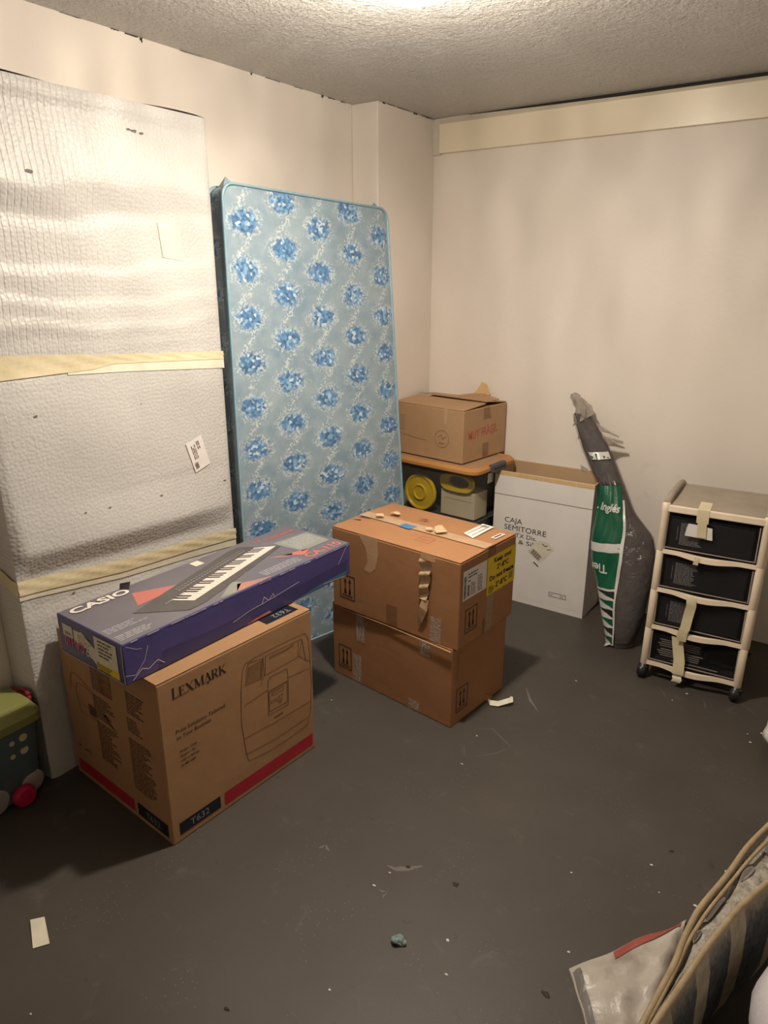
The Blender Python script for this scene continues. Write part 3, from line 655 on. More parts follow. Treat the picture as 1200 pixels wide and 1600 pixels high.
# --- keyboard carton, lying across it
W, D, H = .312, .928, .120
t = thing('keyboard_box', 'long blue keyboard carton with worn edges, lying on the printer carton', 'box', (-1.474, .940, .5325), -1.9)
mb = MB(); mb.box(-W, 0, 0, D, 0, H); put('carton_body', mb, [M['kb_side']], t, bevel=.003)
F = faces(W, D, H); T = Face((-W, 0, H), (0, 1, 0), (-1, 0, 0), .0006)   # a along the length, b = -distance from the back edge
decal('top_print_panel', t, M['kb_top'], lambda mb: T.rect(mb, .003, -W+.003, D-.003, -.003))
T.off = .0012
for q in ([(.205,-.060),(.345,-.125),(.33,-.135),(.165,-.148)], [(.50,-.215),(.57,-.190),(.575,-.185),(.51,-.222)], [(.69,-.205),(.80,-.235),(.745,-.262)]): decal('coral_ray', t, M['coral'], lambda mb: T.poly(mb, q))
for q in ([(.44,-.262),(.555,-.306),(.40,-.306)], [(.64,-.185),(.73,-.22),(.71,-.235)]): decal('salmon_wedge', t, M['salmon'], lambda mb: T.poly(mb, q))
for q in ([(.34,-.300),(.44,-.235),(.46,-.262),(.40,-.305)], [(.755,-.10),(.915,-.115),(.905,-.235),(.765,-.235)]): decal('sage_wedge', t, M['sage'], lambda mb: T.poly(mb, q))
T.off = .0018
decal('keyboard_picture', t, M['kb_body'], lambda mb: T.poly(mb, [(.125,-.178),(.235,-.290),(.30,-.285),(.755,-.140),(.735,-.118),(.655,-.030),(.60,-.034)]))
T.off = .0024
kq = [np.array(q) for q in ((.243,-.196), (.283,-.252), (.742,-.128), (.684,-.080))]  # back-left, front-left, front-right, back-right
def kp(a, c): return tuple((kq[0]*(1-a)+kq[3]*a)*(1-c) + (kq[1]*(1-a)+kq[2]*a)*c)
decal('white_keys_picture', t, M['kb_keys'], lambda mb: T.poly(mb, [kp(0,0), kp(0,1), kp(1,1), kp(1,0)]))
T.off = .0030
def bk(mb):
    n = 28
    for i in range(n):
        T.line(mb, [kp(i/n, .0), kp(i/n, 1)], .0007)
        if i % 7 in (0, 1, 3, 4, 5): T.poly(mb, [kp((i+.68)/n, 0), kp((i+.68)/n, .58), kp((i+1.22)/n, .58), kp((i+1.22)/n, 0)])
decal('black_keys_picture', t, M['plate'], bk)
def kbp(mb):
    for i in range(26):
        a = .30 + i*.0135; b0 = -.150 + (a-.30)*.245
        T.rect(mb, a, b0-.010, a+.008, b0-.006); T.rect(mb, a, b0+.004, a+.007, b0+.0065)
    for i in range(10): T.rect(mb, .22+i*.009, -.205+i*.002, .225+i*.009, -.200+i*.002)
decal('keyboard_picture_buttons', t, M['print_grey'], kbp)
decal('brand_print', t, M['print_white'], lambda mb: T.text(mb, 'CASIO', .022, -.052, .034, .188, bold=.035))
T.off = .0016
decal('corner_print', t, M['coral'], lambda mb: (T.text(mb, '17', .72, -.055, .022, .03, bold=.02), T.text(mb, 'TONE BANK', .755, -.068, .018, .15, bold=.02), T.text(mb, 'CA-110', .735, -.296, .034, .17, bold=.03)))
decal('small_print', t, M['print_grey'], lambda mb: (T.lines(mb, .012, -.205, .125, 4, .0085, .0042, 5), T.lines(mb, .012, -.262, .13, 4, .0085, .0042, 6), T.lines(mb, .54, -.252, .17, 4, .010, .0045, 7, rag=.1), T.lines(mb, .775, -.120, .13, 9, .0105, .0045, 8)))
decal('price_sticker', t, M['paper_cream'], lambda mb: T.rect(mb, .455, -.050, .490, -.012))
# end face with stickers
f = F['front']
decal('sticker', t, M['paper_cream'], lambda mb: f.rect(mb, .025, .062, .075, .098))
decal('sticker', t, M['paper_cream'], lambda mb: f.poly(mb, [(.08,.058),(.13,.052),(.19,.010),(.195,.06),(.16,.075),(.12,.100),(.115,.095),(.08,.094)]))
decal('sticker', t, M['paper_cream'], lambda mb: f.rect(mb, .182, .03, .285, .108, .0014))
decal('yellow_sticker', t, M['yellow'], lambda mb: f.rect(mb, .182, .006, .286, .030))
decal('sticker_print', t, M['ink'], lambda mb: (f.barcode(mb, .034, .067, .068, .078, 14), f.barcode(mb, .198, .034, .280, .048, 12), f.lines(mb, .20, .10, .07, 5, .011, .004, 3, off=.002), f.lines(mb, .10, .085, .07, 5, .008, .003, 4), f.lines(mb, .19, .024, .08, 3, .007, .0025, 5, off=.0018)))
g = Face((0, 0, H), (-1, 0, 0), (0, 0, -1), .0012)   # upside-down lettering
decal('upside_down_print', t, M['pink'], lambda mb: Face((0, 0, H), (-1, 0, 0), (0, 0, -1), .0013).text(mb, 'CA-110', W-.128, H-.032-.026-.004, .030, .098, bold=.03))
decal('upside_down_brand', t, M['print_white'], lambda mb: Face((0, 0, H), (-1, 0, 0), (0, 0, -1), .0013).text(mb, 'CASIO', W-.19, H-.048, .018, .055, bold=.03))
# long side: folded seam, scuffs
f = F['right']
decal('side_fold', t, M['kb_side_dk'], lambda mb: f.poly(mb, [(.10,.003),(.90,.003),(.915,.060),(.66,.050),(.30,.040),(.12,.050)]))
decal('teal_corner_print', t, M['kb_teal'], lambda mb: (f.poly(mb, [(.63,.004),(.90,.004),(.915,.02),(.76,.016)], .0013), f.poly(mb, [(.14,.1175),(.42,.1175),(.42,.119),(.14,.119)], .0013)))
decal('red_corner_print', t, M['coral'], lambda mb: f.poly(mb, [(.42,.004),(.53,.004),(.52,.014),(.46,.010)], .0016))
def scuff(mb):
    f.line(mb, [(.37,.034),(.44,.046),(.50,.049),(.60,.058),(.66,.064)], .0016, .002)
    f.line(mb, [(.49,.048),(.50,.068),(.52,.05),(.54,.066),(.545,.05)], .002, .002); f.line(mb, [(.86,.058),(.905,.110),(.925,.118)], .0018, .002)
    f.line(mb, [(.01,.112),(.04,.092),(.055,.088)], .0012, .002); f.line(mb, [(.0,.03),(.03,.02),(.06,.05),(.075,.088)], .0014, .002)
    f.line(mb, [(.02,.008),(.05,.03),(.07,.02),(.10,.034),(.12,.016)], .0022, .002)
    f.line(mb, [(.90,.002),(.78,.012)], .0016, .002)
    for i in range(26):
        a = random.uniform(.0, .92); f.rect(mb, a, .1165, a+random.uniform(.01, .05), .1195, .0016)
decal('scuffs', t, M['wear'], scuff)
fe = F['front']
decal('corner_wear', t, M['wear'], lambda mb: (fe.line(mb, [(W-.002,.005),(W-.004,.05),(W-.001,.117)], .003, .0014), fe.line(mb, [(.004,.004),(.06,.002),(.16,.003),(.30,.002)], .002, .0014)))
mb = MB(); mb.add([(-W+.004,.200,H+.001),(-W+.03,.215,H+.001),(-W+.012,.235,H+.016),(-W+.002,.205,H+.018),(-W+.001,.24,H+.004)], [(0,1,2),(0,2,3),(1,4,2),(3,2,4)]); put('torn_edge', mb, M['ink'], t)

# --- lower brown carton
W, D, H = .597, .350, .318
t = thing('shipping_box', 'brown shipping carton with taped seams, lowest of the two in the middle', 'box', (-1.044, 1.927, 0), -6.8)
carton(t, W, D, H, M['card_rust'], seam='x')
F = faces(W, D, H); f = F['front']; r = F['right']
decal('arrow_mark', t, M['ink'], lambda mb: f.wayup(mb, W-.565, .040, W-.494, .142))
decal('arrow_mark', t, M['ink'], lambda mb: r.wayup(mb, .032, .045, .104, .144))
for (a0, a1, b0, b1) in ((.465, .418, .188, .312), (.146, .098, .250, .312), (.194, .142, .002, .046), (.487, .437, .002, .128)):
    mb = MB(); f.poly(mb, [(W-a0, b0), (W-a1, b0+.004), (W-a1, b1), (W-a0, b1)], .0012); tp = put('clear_tape', mb, M['tape_shine'], t)
    mb = MB(); rr_ = random.Random(int(a0*1e3))
    for k in range(4):
        x = W-a0+.006+rr_.random()*(a0-a1-.012); f.line(mb, [(x, b0+.01), (x+rr_.uniform(-.01, .01), (b0+b1)/2), (x+rr_.uniform(-.012, .012), b1-.006)], .0014, .0018)
    put('tape_crease', mb, M['print_white'], tp)
decal('hand_hole_cut', t, M['ink_brown'], lambda mb: r.line(mb, [(.034,.183),(.038,.280),(.042,.288),(.078,.287)], .0016))
# frayed top rim, proud of the faces, and the torn corner at the foot
mb = MB(); mb.tube([(-W-.004, -.004, H-.004), (-W+.06, -.006, H-.008), (-W+.12, -.008, H-.006), (-W*.5, -.006, H-.004), (-.10, -.008, H-.004), (-.002, -.009, H-.005)], [.0016, .0030, .0036, .0014, .0022, .0034], 6); put('frayed_rim', mb, M['card_old'], t, smooth=50)
mb = MB(); mb.grid(8, 3, lambda a, c: (.001+.012*math.sin(a*2.2), .225+.035*a, .004+.03*c*(1-a*.6))); put('torn_flap', mb, M['card_rust'], t)
mb = MB()
pth = [(.006, .235, .004), (.03, .215, .003), (.06, .225, .006), (.085, .255, .015), (.095, .275, .016), (.08, .28, .010)]
for i in range(len(pth)-1):
    p, q = pth[i], pth[i+1]; mb.quad(p, q, (q[0]-.012, q[1]+.016, q[2]+.010), (p[0]-.012, p[1]+.016, p[2]+.010))
put('loose_tape', mb, M['paper_cream'], t, smooth=60)

# --- upper brown carton
W, D, H = .590, .374, .332
t = thing('shipping_box', 'brown shipping carton with yellow keep-cool label, stacked on another carton', 'box', (-1.026, 1.930, .3185), -4.7)
carton(t, W, D, H, M['card_rust'], seam='x', lift=(.001, .003))
F = faces(W, D, H); f = F['front']; r = F['right']; T = F['top']
decal('arrow_mark', t, M['ink'], lambda mb: f.wayup(mb, W-.552, .046, W-.476, .146))
decal('arrow_mark', t, M['ink'], lambda mb: r.wayup(mb, .040, .049, .118, .142))
decal('brown_tape', t, M['tape_brown'], lambda mb: f.rect(mb, W-.319, .006, W-.268, .086))
decal('white_tape', t, M['tape_shine'], lambda mb: f.poly(mb, [(W-.121,.002),(W-.072,.004),(W-.070,.101),(W-.117,.099)]))
decal('tape_stain', t, M['tape_pale'], lambda mb: f.poly(mb, [(W-.455,.330),(W-.362,.330),(W-.358,.27),(W-.372,.21),(W-.40,.185),(W-.428,.19),(W-.41,.23),(W-.418,.28)], .0006))
# crumpled strip of torn tape hanging on the long face
mb = MB(); rr_ = random.Random(5)
def crump(a, c):
    b_ = .312 - .155*c; sw = .026*(1 - .35*c)
    return (-.136 - .012*c + (a-.5)*2*sw, -.004 - .010*math.sin(c*19+a*2)*(.6) - .008*(1-c), b_)
mb.grid(5, 22, crump); put('torn_tape', mb, M['masking_dk'], t, smooth=70, recalc=True)
mb = MB(); mb.add([(-.150,-.008,.160),(-.124,-.006,.160),(-.128,-.010,.115),(-.150,-.007,.065),(-.168,-.004,.045),(-.172,-.006,.06),(-.165,-.012,.10),(-.158,-.014,.13)], [(0,1,2,7),(7,2,3,6),(6,3,4,5)]); put('torn_tape', mb, M['tape_pale'], t)
mb = MB(); f.rect(mb, W-.166, .306, W-.104, .330, .0008); put('tape_top', mb, M['tape_pale'], t)
# end face labels
lab = decal('cold_label', t, M['yellow'], lambda mb: r.rect(mb, .174, .146, .3735, .293, .0010))
r.off = .0016
def cool(mb):
    r.text(mb, 'Keep cool', .218, .263, .0185, .120, bold=.03); r.text(mb, '2°-8°C', .240, .232, .0185, .082, bold=.03)
    r.text(mb, 'Do not freeze', .192, .199, .0185, .170, bold=.03); r.text(mb, '2°-8°C', .235, .163, .0195, .082, bold=.03)
    r.lines(mb, .186, .178, .042, 5, .0056, .0026, 2); r.lines(mb, .328, .190, .036, 5, .0056, .0026, 3)
decal('cold_label_print', lab, M['ink'], cool)
lab = decal('shipping_label', t, M['paper'], lambda mb: r.rect(mb, .018, .182, .170, .292, .0010))
decal('shipping_label_print', lab, M['ink_dark'], lambda mb: (r.barcode(mb, .024, .190, .038, .272, 24, True, 3), r.barcode(mb, .046, .192, .060, .236, 14, True, 4), r.lines(mb, .048, .276, .07, 2, .011, .0042, 4), r.lines(mb, .048, .250, .02, 1, .01, .004, 5), r.lines(mb, .066, .236, .035, 6, .008, .003, 6), r.lines(mb, .110, .250, .035, 8, .008, .003, 7)))
r.off = .0008
decal('clear_tape', t, M['tape_shine'], lambda mb: r.poly(mb, [(.174,.002),(.220,.002),(.225,.145),(.180,.145)]))
decal('brown_tape', t, M['tape_brown'], lambda mb: r.rect(mb, .176, .294, .226, .328))
decal('brown_tape', t, M['tape_brown'], lambda mb: r.poly(mb, [(.158,.002),(.174,.002),(.176,.05),(.162,.07)]))
T.off = .0026
decal('seam_tape', t, M['tape_pale'], lambda mb: T.rect(mb, .002, D/2-.03, W-.002, D/2+.026, .0040))
decal('blue_sticker', t, pmat('blue_sticker', (.05, .17, .36), (.08, .21, .42), 20, .4), lambda mb: T.poly(mb, [(W-.385,.150),(W-.330,.146),(W-.322,.190),(W-.38,.188)], .0048))
decal('white_label', t, M['paper'], lambda mb: T.poly(mb, [(W-.146,.238),(W-.090,.214),(W-.094,.368),(W-.146,.372)], .0056))
decal('white_label', t, M['paper'], lambda mb: T.poly(mb, [(W-.045,.262),(W-.024,.262),(W-.020,.326),(W-.042,.326)], .0045))
decal('label_print', t, M['ink_brown'], lambda mb: (T.line(mb, [(W-.130,.24),(W-.128,.36)], .003, .0062), T.line(mb, [(W-.108,.235),(W-.108,.36)], .003, .0062), T.line(mb, [(W-.034,.272),(W-.032,.316)], .008, .0052)))
decal('faint_stamp', t, M['stamp_red'], lambda mb: (T.frame(mb, W-.25, .075, W-.19, .125, .0016), T.line(mb, [(W-.24,.10),(W-.20,.10)], .002)))
for (cx, cy, s) in ((-.215, .19, .030), (-.235, .205, .022), (-.255, .175, .018), (-.47, .24, .024), (-.50, .18, .022)):
    mb = MB(); rr_ = random.Random(int(-cx*997))
    P = [(cx + s*(.6+.5*rr_.random())*math.cos(a), cy + s*(.5+.5*rr_.random())*math.sin(a), H+.011+.010*rr_.random()) for a in [2*math.pi*k/8 for k in range(8)]]
    mb.add(P + [(cx, cy, H+.022)], [(i, (i+1) % 8, 8) for i in range(8)]); put('tape_crumple', mb, M['masking_dk'], t)
decal('torn_slit', t, M['ink_dark'], lambda mb: (T.poly(mb, [(.015,.14),(.06,.15),(.075,.165),(.02,.155)]), T.poly(mb, [(.01,.105),(.05,.11),(.045,.12)]), T.poly(mb, [(.22,.25),(.27,.262),(.25,.268)], .010), T.poly(mb, [(.44,.335),(.49,.345),(.47,.35)], .010)))

# ------------------------------------------------------------------ corner stack: base box, tub, fragile carton
t = thing('storage_crate', 'dark grey storage crate in the corner under the smoky tub', 'crate', (-1.70, 3.045, 0), -5)
mb = MB(); mb.loft([ringz(rrect(.42, .31, .03), 0), ringz(rrect(.45, .345, .03), .385), ringz(rrect(.46, .36, .03), .388), ringz(rrect(.46, .36, .03), .415)]); put('crate_body', mb, M['tub_base'], t, smooth=40)
mb = MB(); mb.loft([ringz(rrect(.465, .365, .03), .400), ringz(rrect(.465, .365, .03), .4145)], False, False); put('crate_rim', mb, M['black'], t, smooth=40)
TC = (-1.690, 3.047); TZ = .416
t = thing('storage_tub', 'smoky see-through tub with orange-tan lid under the fragile carton', 'tub', (TC[0], TC[1], TZ), -5)
mb = MB(); O = [(.42, .315, 0), (.425, .32, .004), (.442, .335, .13), (.452, .345, .14), (.462, .352, .262)]
mb.loft([ringz(rrect(a, c, .045), z) for a, c, z in O], True, False); put('tub_body', mb, M['tub'], t, smooth=50)
mb = MB(); mb.loft([ringz(rrect(.512, .372, .045), .256), ringz(rrect(.53, .388, .05), .262), ringz(rrect(.53, .388, .05), .276), ringz(rrect(.505, .362, .045), .288), ringz(rrect(.48, .34, .04), .289), ringz(rrect(.47, .33, .04), .284)])
put('lid', mb, M['orange_lid'], t, smooth=35)
mb = MB(); mb.loft([ringz(rrect(.468, .328, .04), .2845), ringz(rrect(.466, .326, .04), .2855)]); put('lid_panel', mb, M['lid_dust'], t)
for s in (1, -1):
    mb = MB()
    mb.box(s*.262-.012, s*.262+.012, -.065, .065, .2535, .290); mb.v = [(x + (s*.006 if z < .26 else 0), y, z) for x, y, z in mb.v]
    cl = put('clip', mb, M['clip'], t, bevel=.005)
    mb = MB(); mb.box(s*.277-.003, s*.277+.003, -.05, .05, .266, .276); put('clip_ridge', mb, M['black'], cl, bevel=.002)
mb = MB(); mb.poly([(.2290, -.03, .185), (.2290, .025, .185), (.2312, .025, .235), (.2312, -.03, .235)]); put('side_sticker', mb, M['paper'], t)
# things seen through the tub wall
def inz(x, y): # tub-local to world
    c, s = math.cos(R(-5)), math.sin(R(-5)); return (TC[0]+x*c-y*s, TC[1]+x*s+y*c)
x, y = inz(-.105, -.128)
t = thing('plastic_plate', 'round yellow plastic plate standing on edge inside the smoky tub', 'plate', (x, y, TZ+.006), -5)
mb = MB(); mb.lathe([(.004, .004), (.030, .004), (.034, .010), (.040, .010), (.044, .002), (.078, .0), (.084, .006), (.092, .006), (.095, 0), (.095, -.010), (.004, -.010)], 36, (0, 0, .097), 'y'); put('plate_disc', mb, M['yel_pl'], t, smooth=35)
x, y = inz(.105, -.118)
t = thing('plastic_ring', 'yellow plastic ring with oval opening inside the smoky tub', 'ring', (x, y, TZ+.145), -5)
mb = MB(); n = 28
def ell(a, b_, p=2.0): return [(a*math.copysign(abs(math.cos(2*math.pi*k/n))**(2/p), math.cos(2*math.pi*k/n)), b_*math.copysign(abs(math.sin(2*math.pi*k/n))**(2/p), math.sin(2*math.pi*k/n))) for k in range(n)]
o1, i1 = ell(.096, .050, 3), ell(.062, .030)
o1 = [(a, c if c < 0 else c*.72) for a, c in o1]
rg_ = []
for (P, yy) in ((o1, 0), (o1, .02), (i1, .02), (i1, 0), (o1, 0)): rg_.append([(a+(.012 if P is i1 else 0), yy, c+.045) for a, c in P])
mb.loft(rg_, False, False); put('ring_body', mb, M['yel_pl'], t, smooth=40, recalc=True)
x, y = inz(.105, -.045)
t = thing('cream_carton', 'small cream carton packed inside the smoky tub', 'box', (x, y, TZ+.0065), -5)
mb = MB(); mb.box(-.10, .10, -.055, .06, 0, .135); put('carton_body', mb, M['cream_box'], t, bevel=.003)
f = Face((-.10, -.055, 0), (1, 0, 0), (0, 0, 1)); decal('carton_line', t, M['ink_brown'], lambda mb: (f.rect(mb, .02, .088, .18, .0895), f.rect(mb, .02, .122, .18, .1235)))

W, D, H = .425, .365, .258
t = thing('fragile_box', 'old brown carton stamped in red, top of the corner stack', 'box', (-1.551, 2.893, TZ+.2905), -7.5)
carton(t, W, D, H, M['card_old'], seam='x', lift=(.012, .022))
F = faces(W, D, H); f = F['front']; r = F['right']
decal('red_stamp', t, M['stamp_red'], lambda mb: r.text(mb, 'MUY FRAGIL', .045, .108, .042, .245, rot=3, bold=.006))
for b0, b1 in ((.195, .250), (.008, .075)): decal('brown_tape', t, M['tape_brown'], lambda mb: r.rect(mb, .165, b0, .215, b1))
decal('pen_mark', t, M['ink_brown'], lambda mb: (r.line(mb, [(.215,.225),(.225,.21),(.212,.20),(.23,.195)], .002), r.line(mb, [(.20,.17),(.205,.155),(.20,.16)], .002)))
def stampc(mb):
    P = [(W-.125+.042*math.cos(2*math.pi*k/30), .105+.042*math.sin(2*math.pi*k/30)) for k in range(31)]; f.line(mb, P, .0016)
    f.line(mb, [(W-.15,.11),(W-.13,.125),(W-.12,.105),(W-.10,.12)], .002); f.line(mb, [(W-.14,.085),(W-.11,.085)], .002); f.text(mb, 'V  C', W-.145, .075, .010)
    for (a0, b0) in ((.03, .195), (.05, .195)): f.frame(mb, a0, .12, a0+.012, b0, .0014)
    f.line(mb, [(.02,.105),(.05,.098),(.12,.09),(.20,.086)], .0014)
decal('round_stamp', t, M['ink_brown'], stampc)
decal('corner_tape', t, M['tape_pale'], lambda mb: f.rect(mb, W-.115, .18, W-.095, .256))
# loose flaps on top
mb = MB(); mb.add([(-.30,.20,H+.004),(-.02,.16,H+.006),(-.005,.30,H+.016),(-.16,.36,H+.024),(-.30,.20,H+.008),(-.02,.16,H+.010),(-.005,.30,H+.020),(-.16,.36,H+.028)], [(3,2,1,0),(4,5,6,7),(0,1,5,4),(1,2,6,5),(2,3,7,6),(3,0,4,7)]); put('loose_flap', mb, M['card_old'], t)
mb = MB(); mb.add([(-.20,.33,H+.006),(-.10,.33,H+.008),(-.095,.352,H+.03),(-.115,.35,H+.075),(-.145,.348,H+.085),(-.165,.34,H+.045)], [(0,1,2),(0,2,3),(0,3,5),(5,3,4)]); put('raised_flap', mb, M['card_edge'], t)

# ------------------------------------------------------------------ tall white open box
W, D, H, th = .490, .215, .668, .006
t = thing('computer_case_box', 'tall open white carton with black lettering, standing at the back wall', 'box', (-.954, 3.043, 0), 0)
mb = MB()
mb.box(-W, 0, 0, th, 0, .55); mb.box(-W, 0, D-th, D, 0, .55); mb.box(-W, -W+th, th, D-th, 0, .55); mb.box(-th, 0, th, D-th, 0, .55); mb.box(-W+th, -th, th, D-th, 0, .006)
put('carton_body', mb, M['card_white'], t)
def flapq(a, b_, c, d, nx, ny, name):
    mb = MB(); o = (nx*th, ny*th, 0); P = [a, b_, c, d]; Q = [tuple(p[i]-o[i] for i in range(3)) for p in P]
    mb.add(P + Q, [(0,1,2,3)], 0); mb.add(P + Q, [(7,6,5,4)], 1); mb.add(P + Q, [(0,4,5,1),(1,5,6,2),(2,6,7,3),(3,7,4,0)], 2)
    return put(name, mb, [M['card_white'], M['card_in'], M['card_edge']], t)
H2 = .668
flapq((-W,0,.5505),(0,0,.5505),(.003,-.003,H2),(-W-.002,-.003,H2-.002), 0, -1, 'front_flap')
flapq((0,D,.5505),(-W,D,.5505),(-W,D+.004,H2+.002),(0,D+.004,H2+.004), 0, 1, 'back_flap')
flapq((-W,D,.5505),(-W,0,.5505),(-W-.002,0,H2-.004),(-W-.002,D,H2), -1, 0, 'side_flap')
flapq((0,0,.5505),(0,D,.5505),(.003,D,H2),(.003,0,H2-.002), 1, 0, 'side_flap')
mb = MB(); mb.box(-W+th, -th, th, D-th, .0065, .0085); put('inner_bottom', mb, M['card_in'], t)
f = Face((-W, 0, 0), (1, 0, 0), (0, 0, 1))
fl = Face((-W, -.0001, .5505), (1, 0, 0), (0, -.026, 1), .001)
decal('bare_band', t, M['card_edge'], lambda mb: fl.rect(mb, .0, .096, W+.002, .1155))
decal('flap_crease', t, M['paper'], lambda mb: (fl.line(mb, [(.05,.02),(.10,.085)], .0016), fl.line(mb, [(W-.09,.095),(W-.02,.01)], .0016), fl.line(mb, [(W-.20,.07),(W-.19,.05)], .003), fl.rect(mb, .225, .096, .2262, .1155, .0016), fl.rect(mb, W-.085, .096, W-.0838, .1155, .0016)))
decal('fold_shadow_line', t, M['ink_brown'], lambda mb: f.line(mb, [(.0,.547),(.25,.549),(W,.5495)], .0022))
def caja(mb):
    f.text(mb, 'CAJA', W-.428, .411, .026, .092); f.text(mb, 'SEMITORRE', W-.428, .373, .027, .218)
    f.text(mb, 'ATX Dis.', W-.392, .341, .022, .135); f.text(mb, 'B & Sil', W-.385, .309, .022, .113)
    f.frame(mb, W-.174, .074, W-.087, .097, .0022); f.text(mb, 'ref :', W-.168, .081, .008); f.text(mb, '1024', W-.122, .081, .008)
decal('lettering', t, M['ink'], caja)
mb = MB(); f.poly(mb, [(W-.299,.282),(W-.232,.235),(W-.165,.317),(W-.18,.33),(W-.195,.345),(W-.232,.349),(W-.262,.340)], .0010); lab = put('old_label', mb, M['paper_cream'], t)
def labp(mb):
    u = np.array((.067, -.05)); u /= np.linalg.norm(u); v = np.array((.05, .067)); v /= np.linalg.norm(v); o = np.array((W-.290, .281))
    for i in range(14):
        a = o + u*(.004+i*.0042); b_ = a + v*.030; wv = u*(.0012+.001*(i % 3)); f.poly(mb, [tuple(a), tuple(a+wv), tuple(b_+wv), tuple(b_)], .0016)
    a = np.array((W-.262, .232)); f.line(mb, [tuple(a), tuple(a+u*.028)], .006, .0016); f.line(mb, [(W-.225,.335),(W-.21,.325),(W-.20,.33)], .004, .0016); f.line(mb, [(W-.20,.31),(W-.18,.315)], .003, .0016)
decal('label_print', lab, M['ink_brown'], labp)
decal('dent', t, M['paper'], lambda mb: (f.line(mb, [(W-.04,.483),(W-.015,.488)], .002), f.line(mb, [(W-.05,.40),(.49,.40)], .001), f.line(mb, [(.02,.03),(W-.02,.03)], .001)))

# ------------------------------------------------------------------ department-store bag leaning in front of the wall
rows = [(618,-1.173,-1.145,3.235,1.030),(640,-1.148,-1.081,3.205,.970),(665,-1.119,-1.011,3.185,.903),(700,-1.068,-.939,3.155,.811),(735,-1.000,-.882,3.12,.720),(752,-.956,-.855,3.10,.676),(770,-.943,-.827,3.082,.629),
        (800,-.941,-.772,3.06,.550),(840,-.938,-.670,3.03,.450),(870,-.923,-.644,3.01,.372),(920,-.866,-.638,2.967,.240),(960,-.827,-.646,2.933,.132),(985,-.80,-.655,2.912,.065),(1006,-.785,-.668,2.895,.006)]
ry = [q[0] for q in rows]; thk = [.010,.022,.034,.042,.045,.045,.045,.050,.062,.070,.075,.072,.066,.045]
def bag_pt(s, py, off=0, back=False):
    """surface point of the bag: s across (-1 left seam .. 1 right seam), py down its length"""
    l, r_, y, z = [np.interp(py, ry, [q[i] for q in rows]) for i in (1, 2, 3, 4)]; tk = float(np.interp(py, ry, thk))
    tilt = (r_-l)*.18*np.interp(py, [640, 760, 900, 1000], [.4, 1, 1.3, 1])
    x = (l+r_)/2 + s*((r_-l)/2 + off); d = math.sqrt(max(0, 1-s*s))*tk
    wr = .006*math.sin(py*.11+s*5)*math.sin(s*9+py*.03)*(1-s*s)
    return (float(x), float(y + (d if back else -(d+wr+off))), float(max(.004, z + tilt*s*.5)))
def bag_shell(mb, p0, p1, off=0, n=26, m_=40, mi=0, s0=-1, s1=1):
    rings = []
    for j in range(m_):
        py = p0 + (p1-p0)*j/(m_-1); rg = []
        for k in range(n):
            a = 2*math.pi*k/n; s = math.cos(a); rg.append(bag_pt(s, py, off, back=(math.sin(a) > 0)))
        rings.append(rg)
    mb.loft(rings, True, True, mi)
t = thing('shopping_bag', 'long see-through plastic bag with green printed panel leaning on the back wall', 'bag', (0, 0, 0))
mb = MB(); bag_shell(mb, 646, 1000, -.006); put('bag_contents', mb, M['bag_core'], t, smooth=60, recalc=True)
mb = MB(); bag_shell(mb, 648, 768, .0); put('clear_film', mb, M['bag_clear'], t, smooth=60, recalc=True)
mb = MB(); bag_shell(mb, 768, 1006, .0); put('lower_film', mb, M['bag_flap'], t, smooth=60, recalc=True)
mb = MB(); rings = []
for j in range(22):
    q = j/21; c = np.array((-1.082, 3.196, .925))*(1-q) + np.array((-1.163, 3.235, 1.036))*q + np.array((.014, 0, .006))*math.sin(q*3.1)
    r0 = float(np.interp(q, [0, .3, .55, .75, .88, 1], [.050, .040, .024, .019, .021, .008])); rg = []
    for k in range(22):
        a = 2*math.pi*k/22; rr_ = r0*(1 + .20*math.sin(5*a + q*7) + .10*math.sin(9*a - q*11)); rg.append(tuple(c + rr_*(math.cos(a)*np.array((.80, .10, .58)) + .62*math.sin(a)*np.array((0, -1, 0)))))
    rings.append(rg)
mb.loft(rings); put('twisted_neck', mb, M['bag_tip'], t, smooth=45, recalc=True)
gr = lambda py: float(np.interp(py, [752, 775, 800, 840, 870, 920, 960, 1000], [.97, .80, .55, .10, .02, -.20, -.27, -.32]))
def bag_patch(name, p0, p1, a0, a1, mat, off=.003, n=16, m_=24):
    """a0, a1: fractions between the left seam and the panel edge"""
    mb = MB(); mb.grid(n, m_, lambda a, c: bag_pt(-.985 + (gr(p0+(p1-p0)*c)+.985)*(a0+(a1-a0)*a), p0+(p1-p0)*c, off), flip=True); return put(name, mb, mat, t, smooth=60)
bag_patch('green_panel', 754, 843, 0, 1, M['bag_green']); bag_patch('white_band', 843, 857, 0, 1, M['bag_white']); bag_patch('green_panel', 857, 913, 0, 1, M['bag_green'])
bag_patch('white_panel', 913, 1003, 0, 1, M['bag_white'], m_=20)
def stripe(a, c):
    py = 778 + 225*c; s = gr(py); return bag_pt(min(.99, s - .01 + .10*a), py, .0035)
mb = MB(); mb.grid(3, 40, stripe, flip=True); put('white_seam', mb, M['bag_white'], t, smooth=60)
for i in range(6):
    p0 = 915 + i*14.5
    for k, (mt) in enumerate((M['bag_black'], M['bag_green'])):
        if i % 2 != k: continue
        mb = MB(); P = []
        n_ = 8
        for j in range(n_+1):
            q = j/n_; w_ = 11.5*q
            for u in (0, 1): P.append(bag_pt(-.985 + (gr(p0)+.985)*(.06+.94*q), p0 + 1 + (w_*u), .0055))
        mb.add(P, [(2*j, 2*j+1, 2*j+3, 2*j+2) for j in range(n_)]); put('pennant', mb, mt, t, smooth=60)
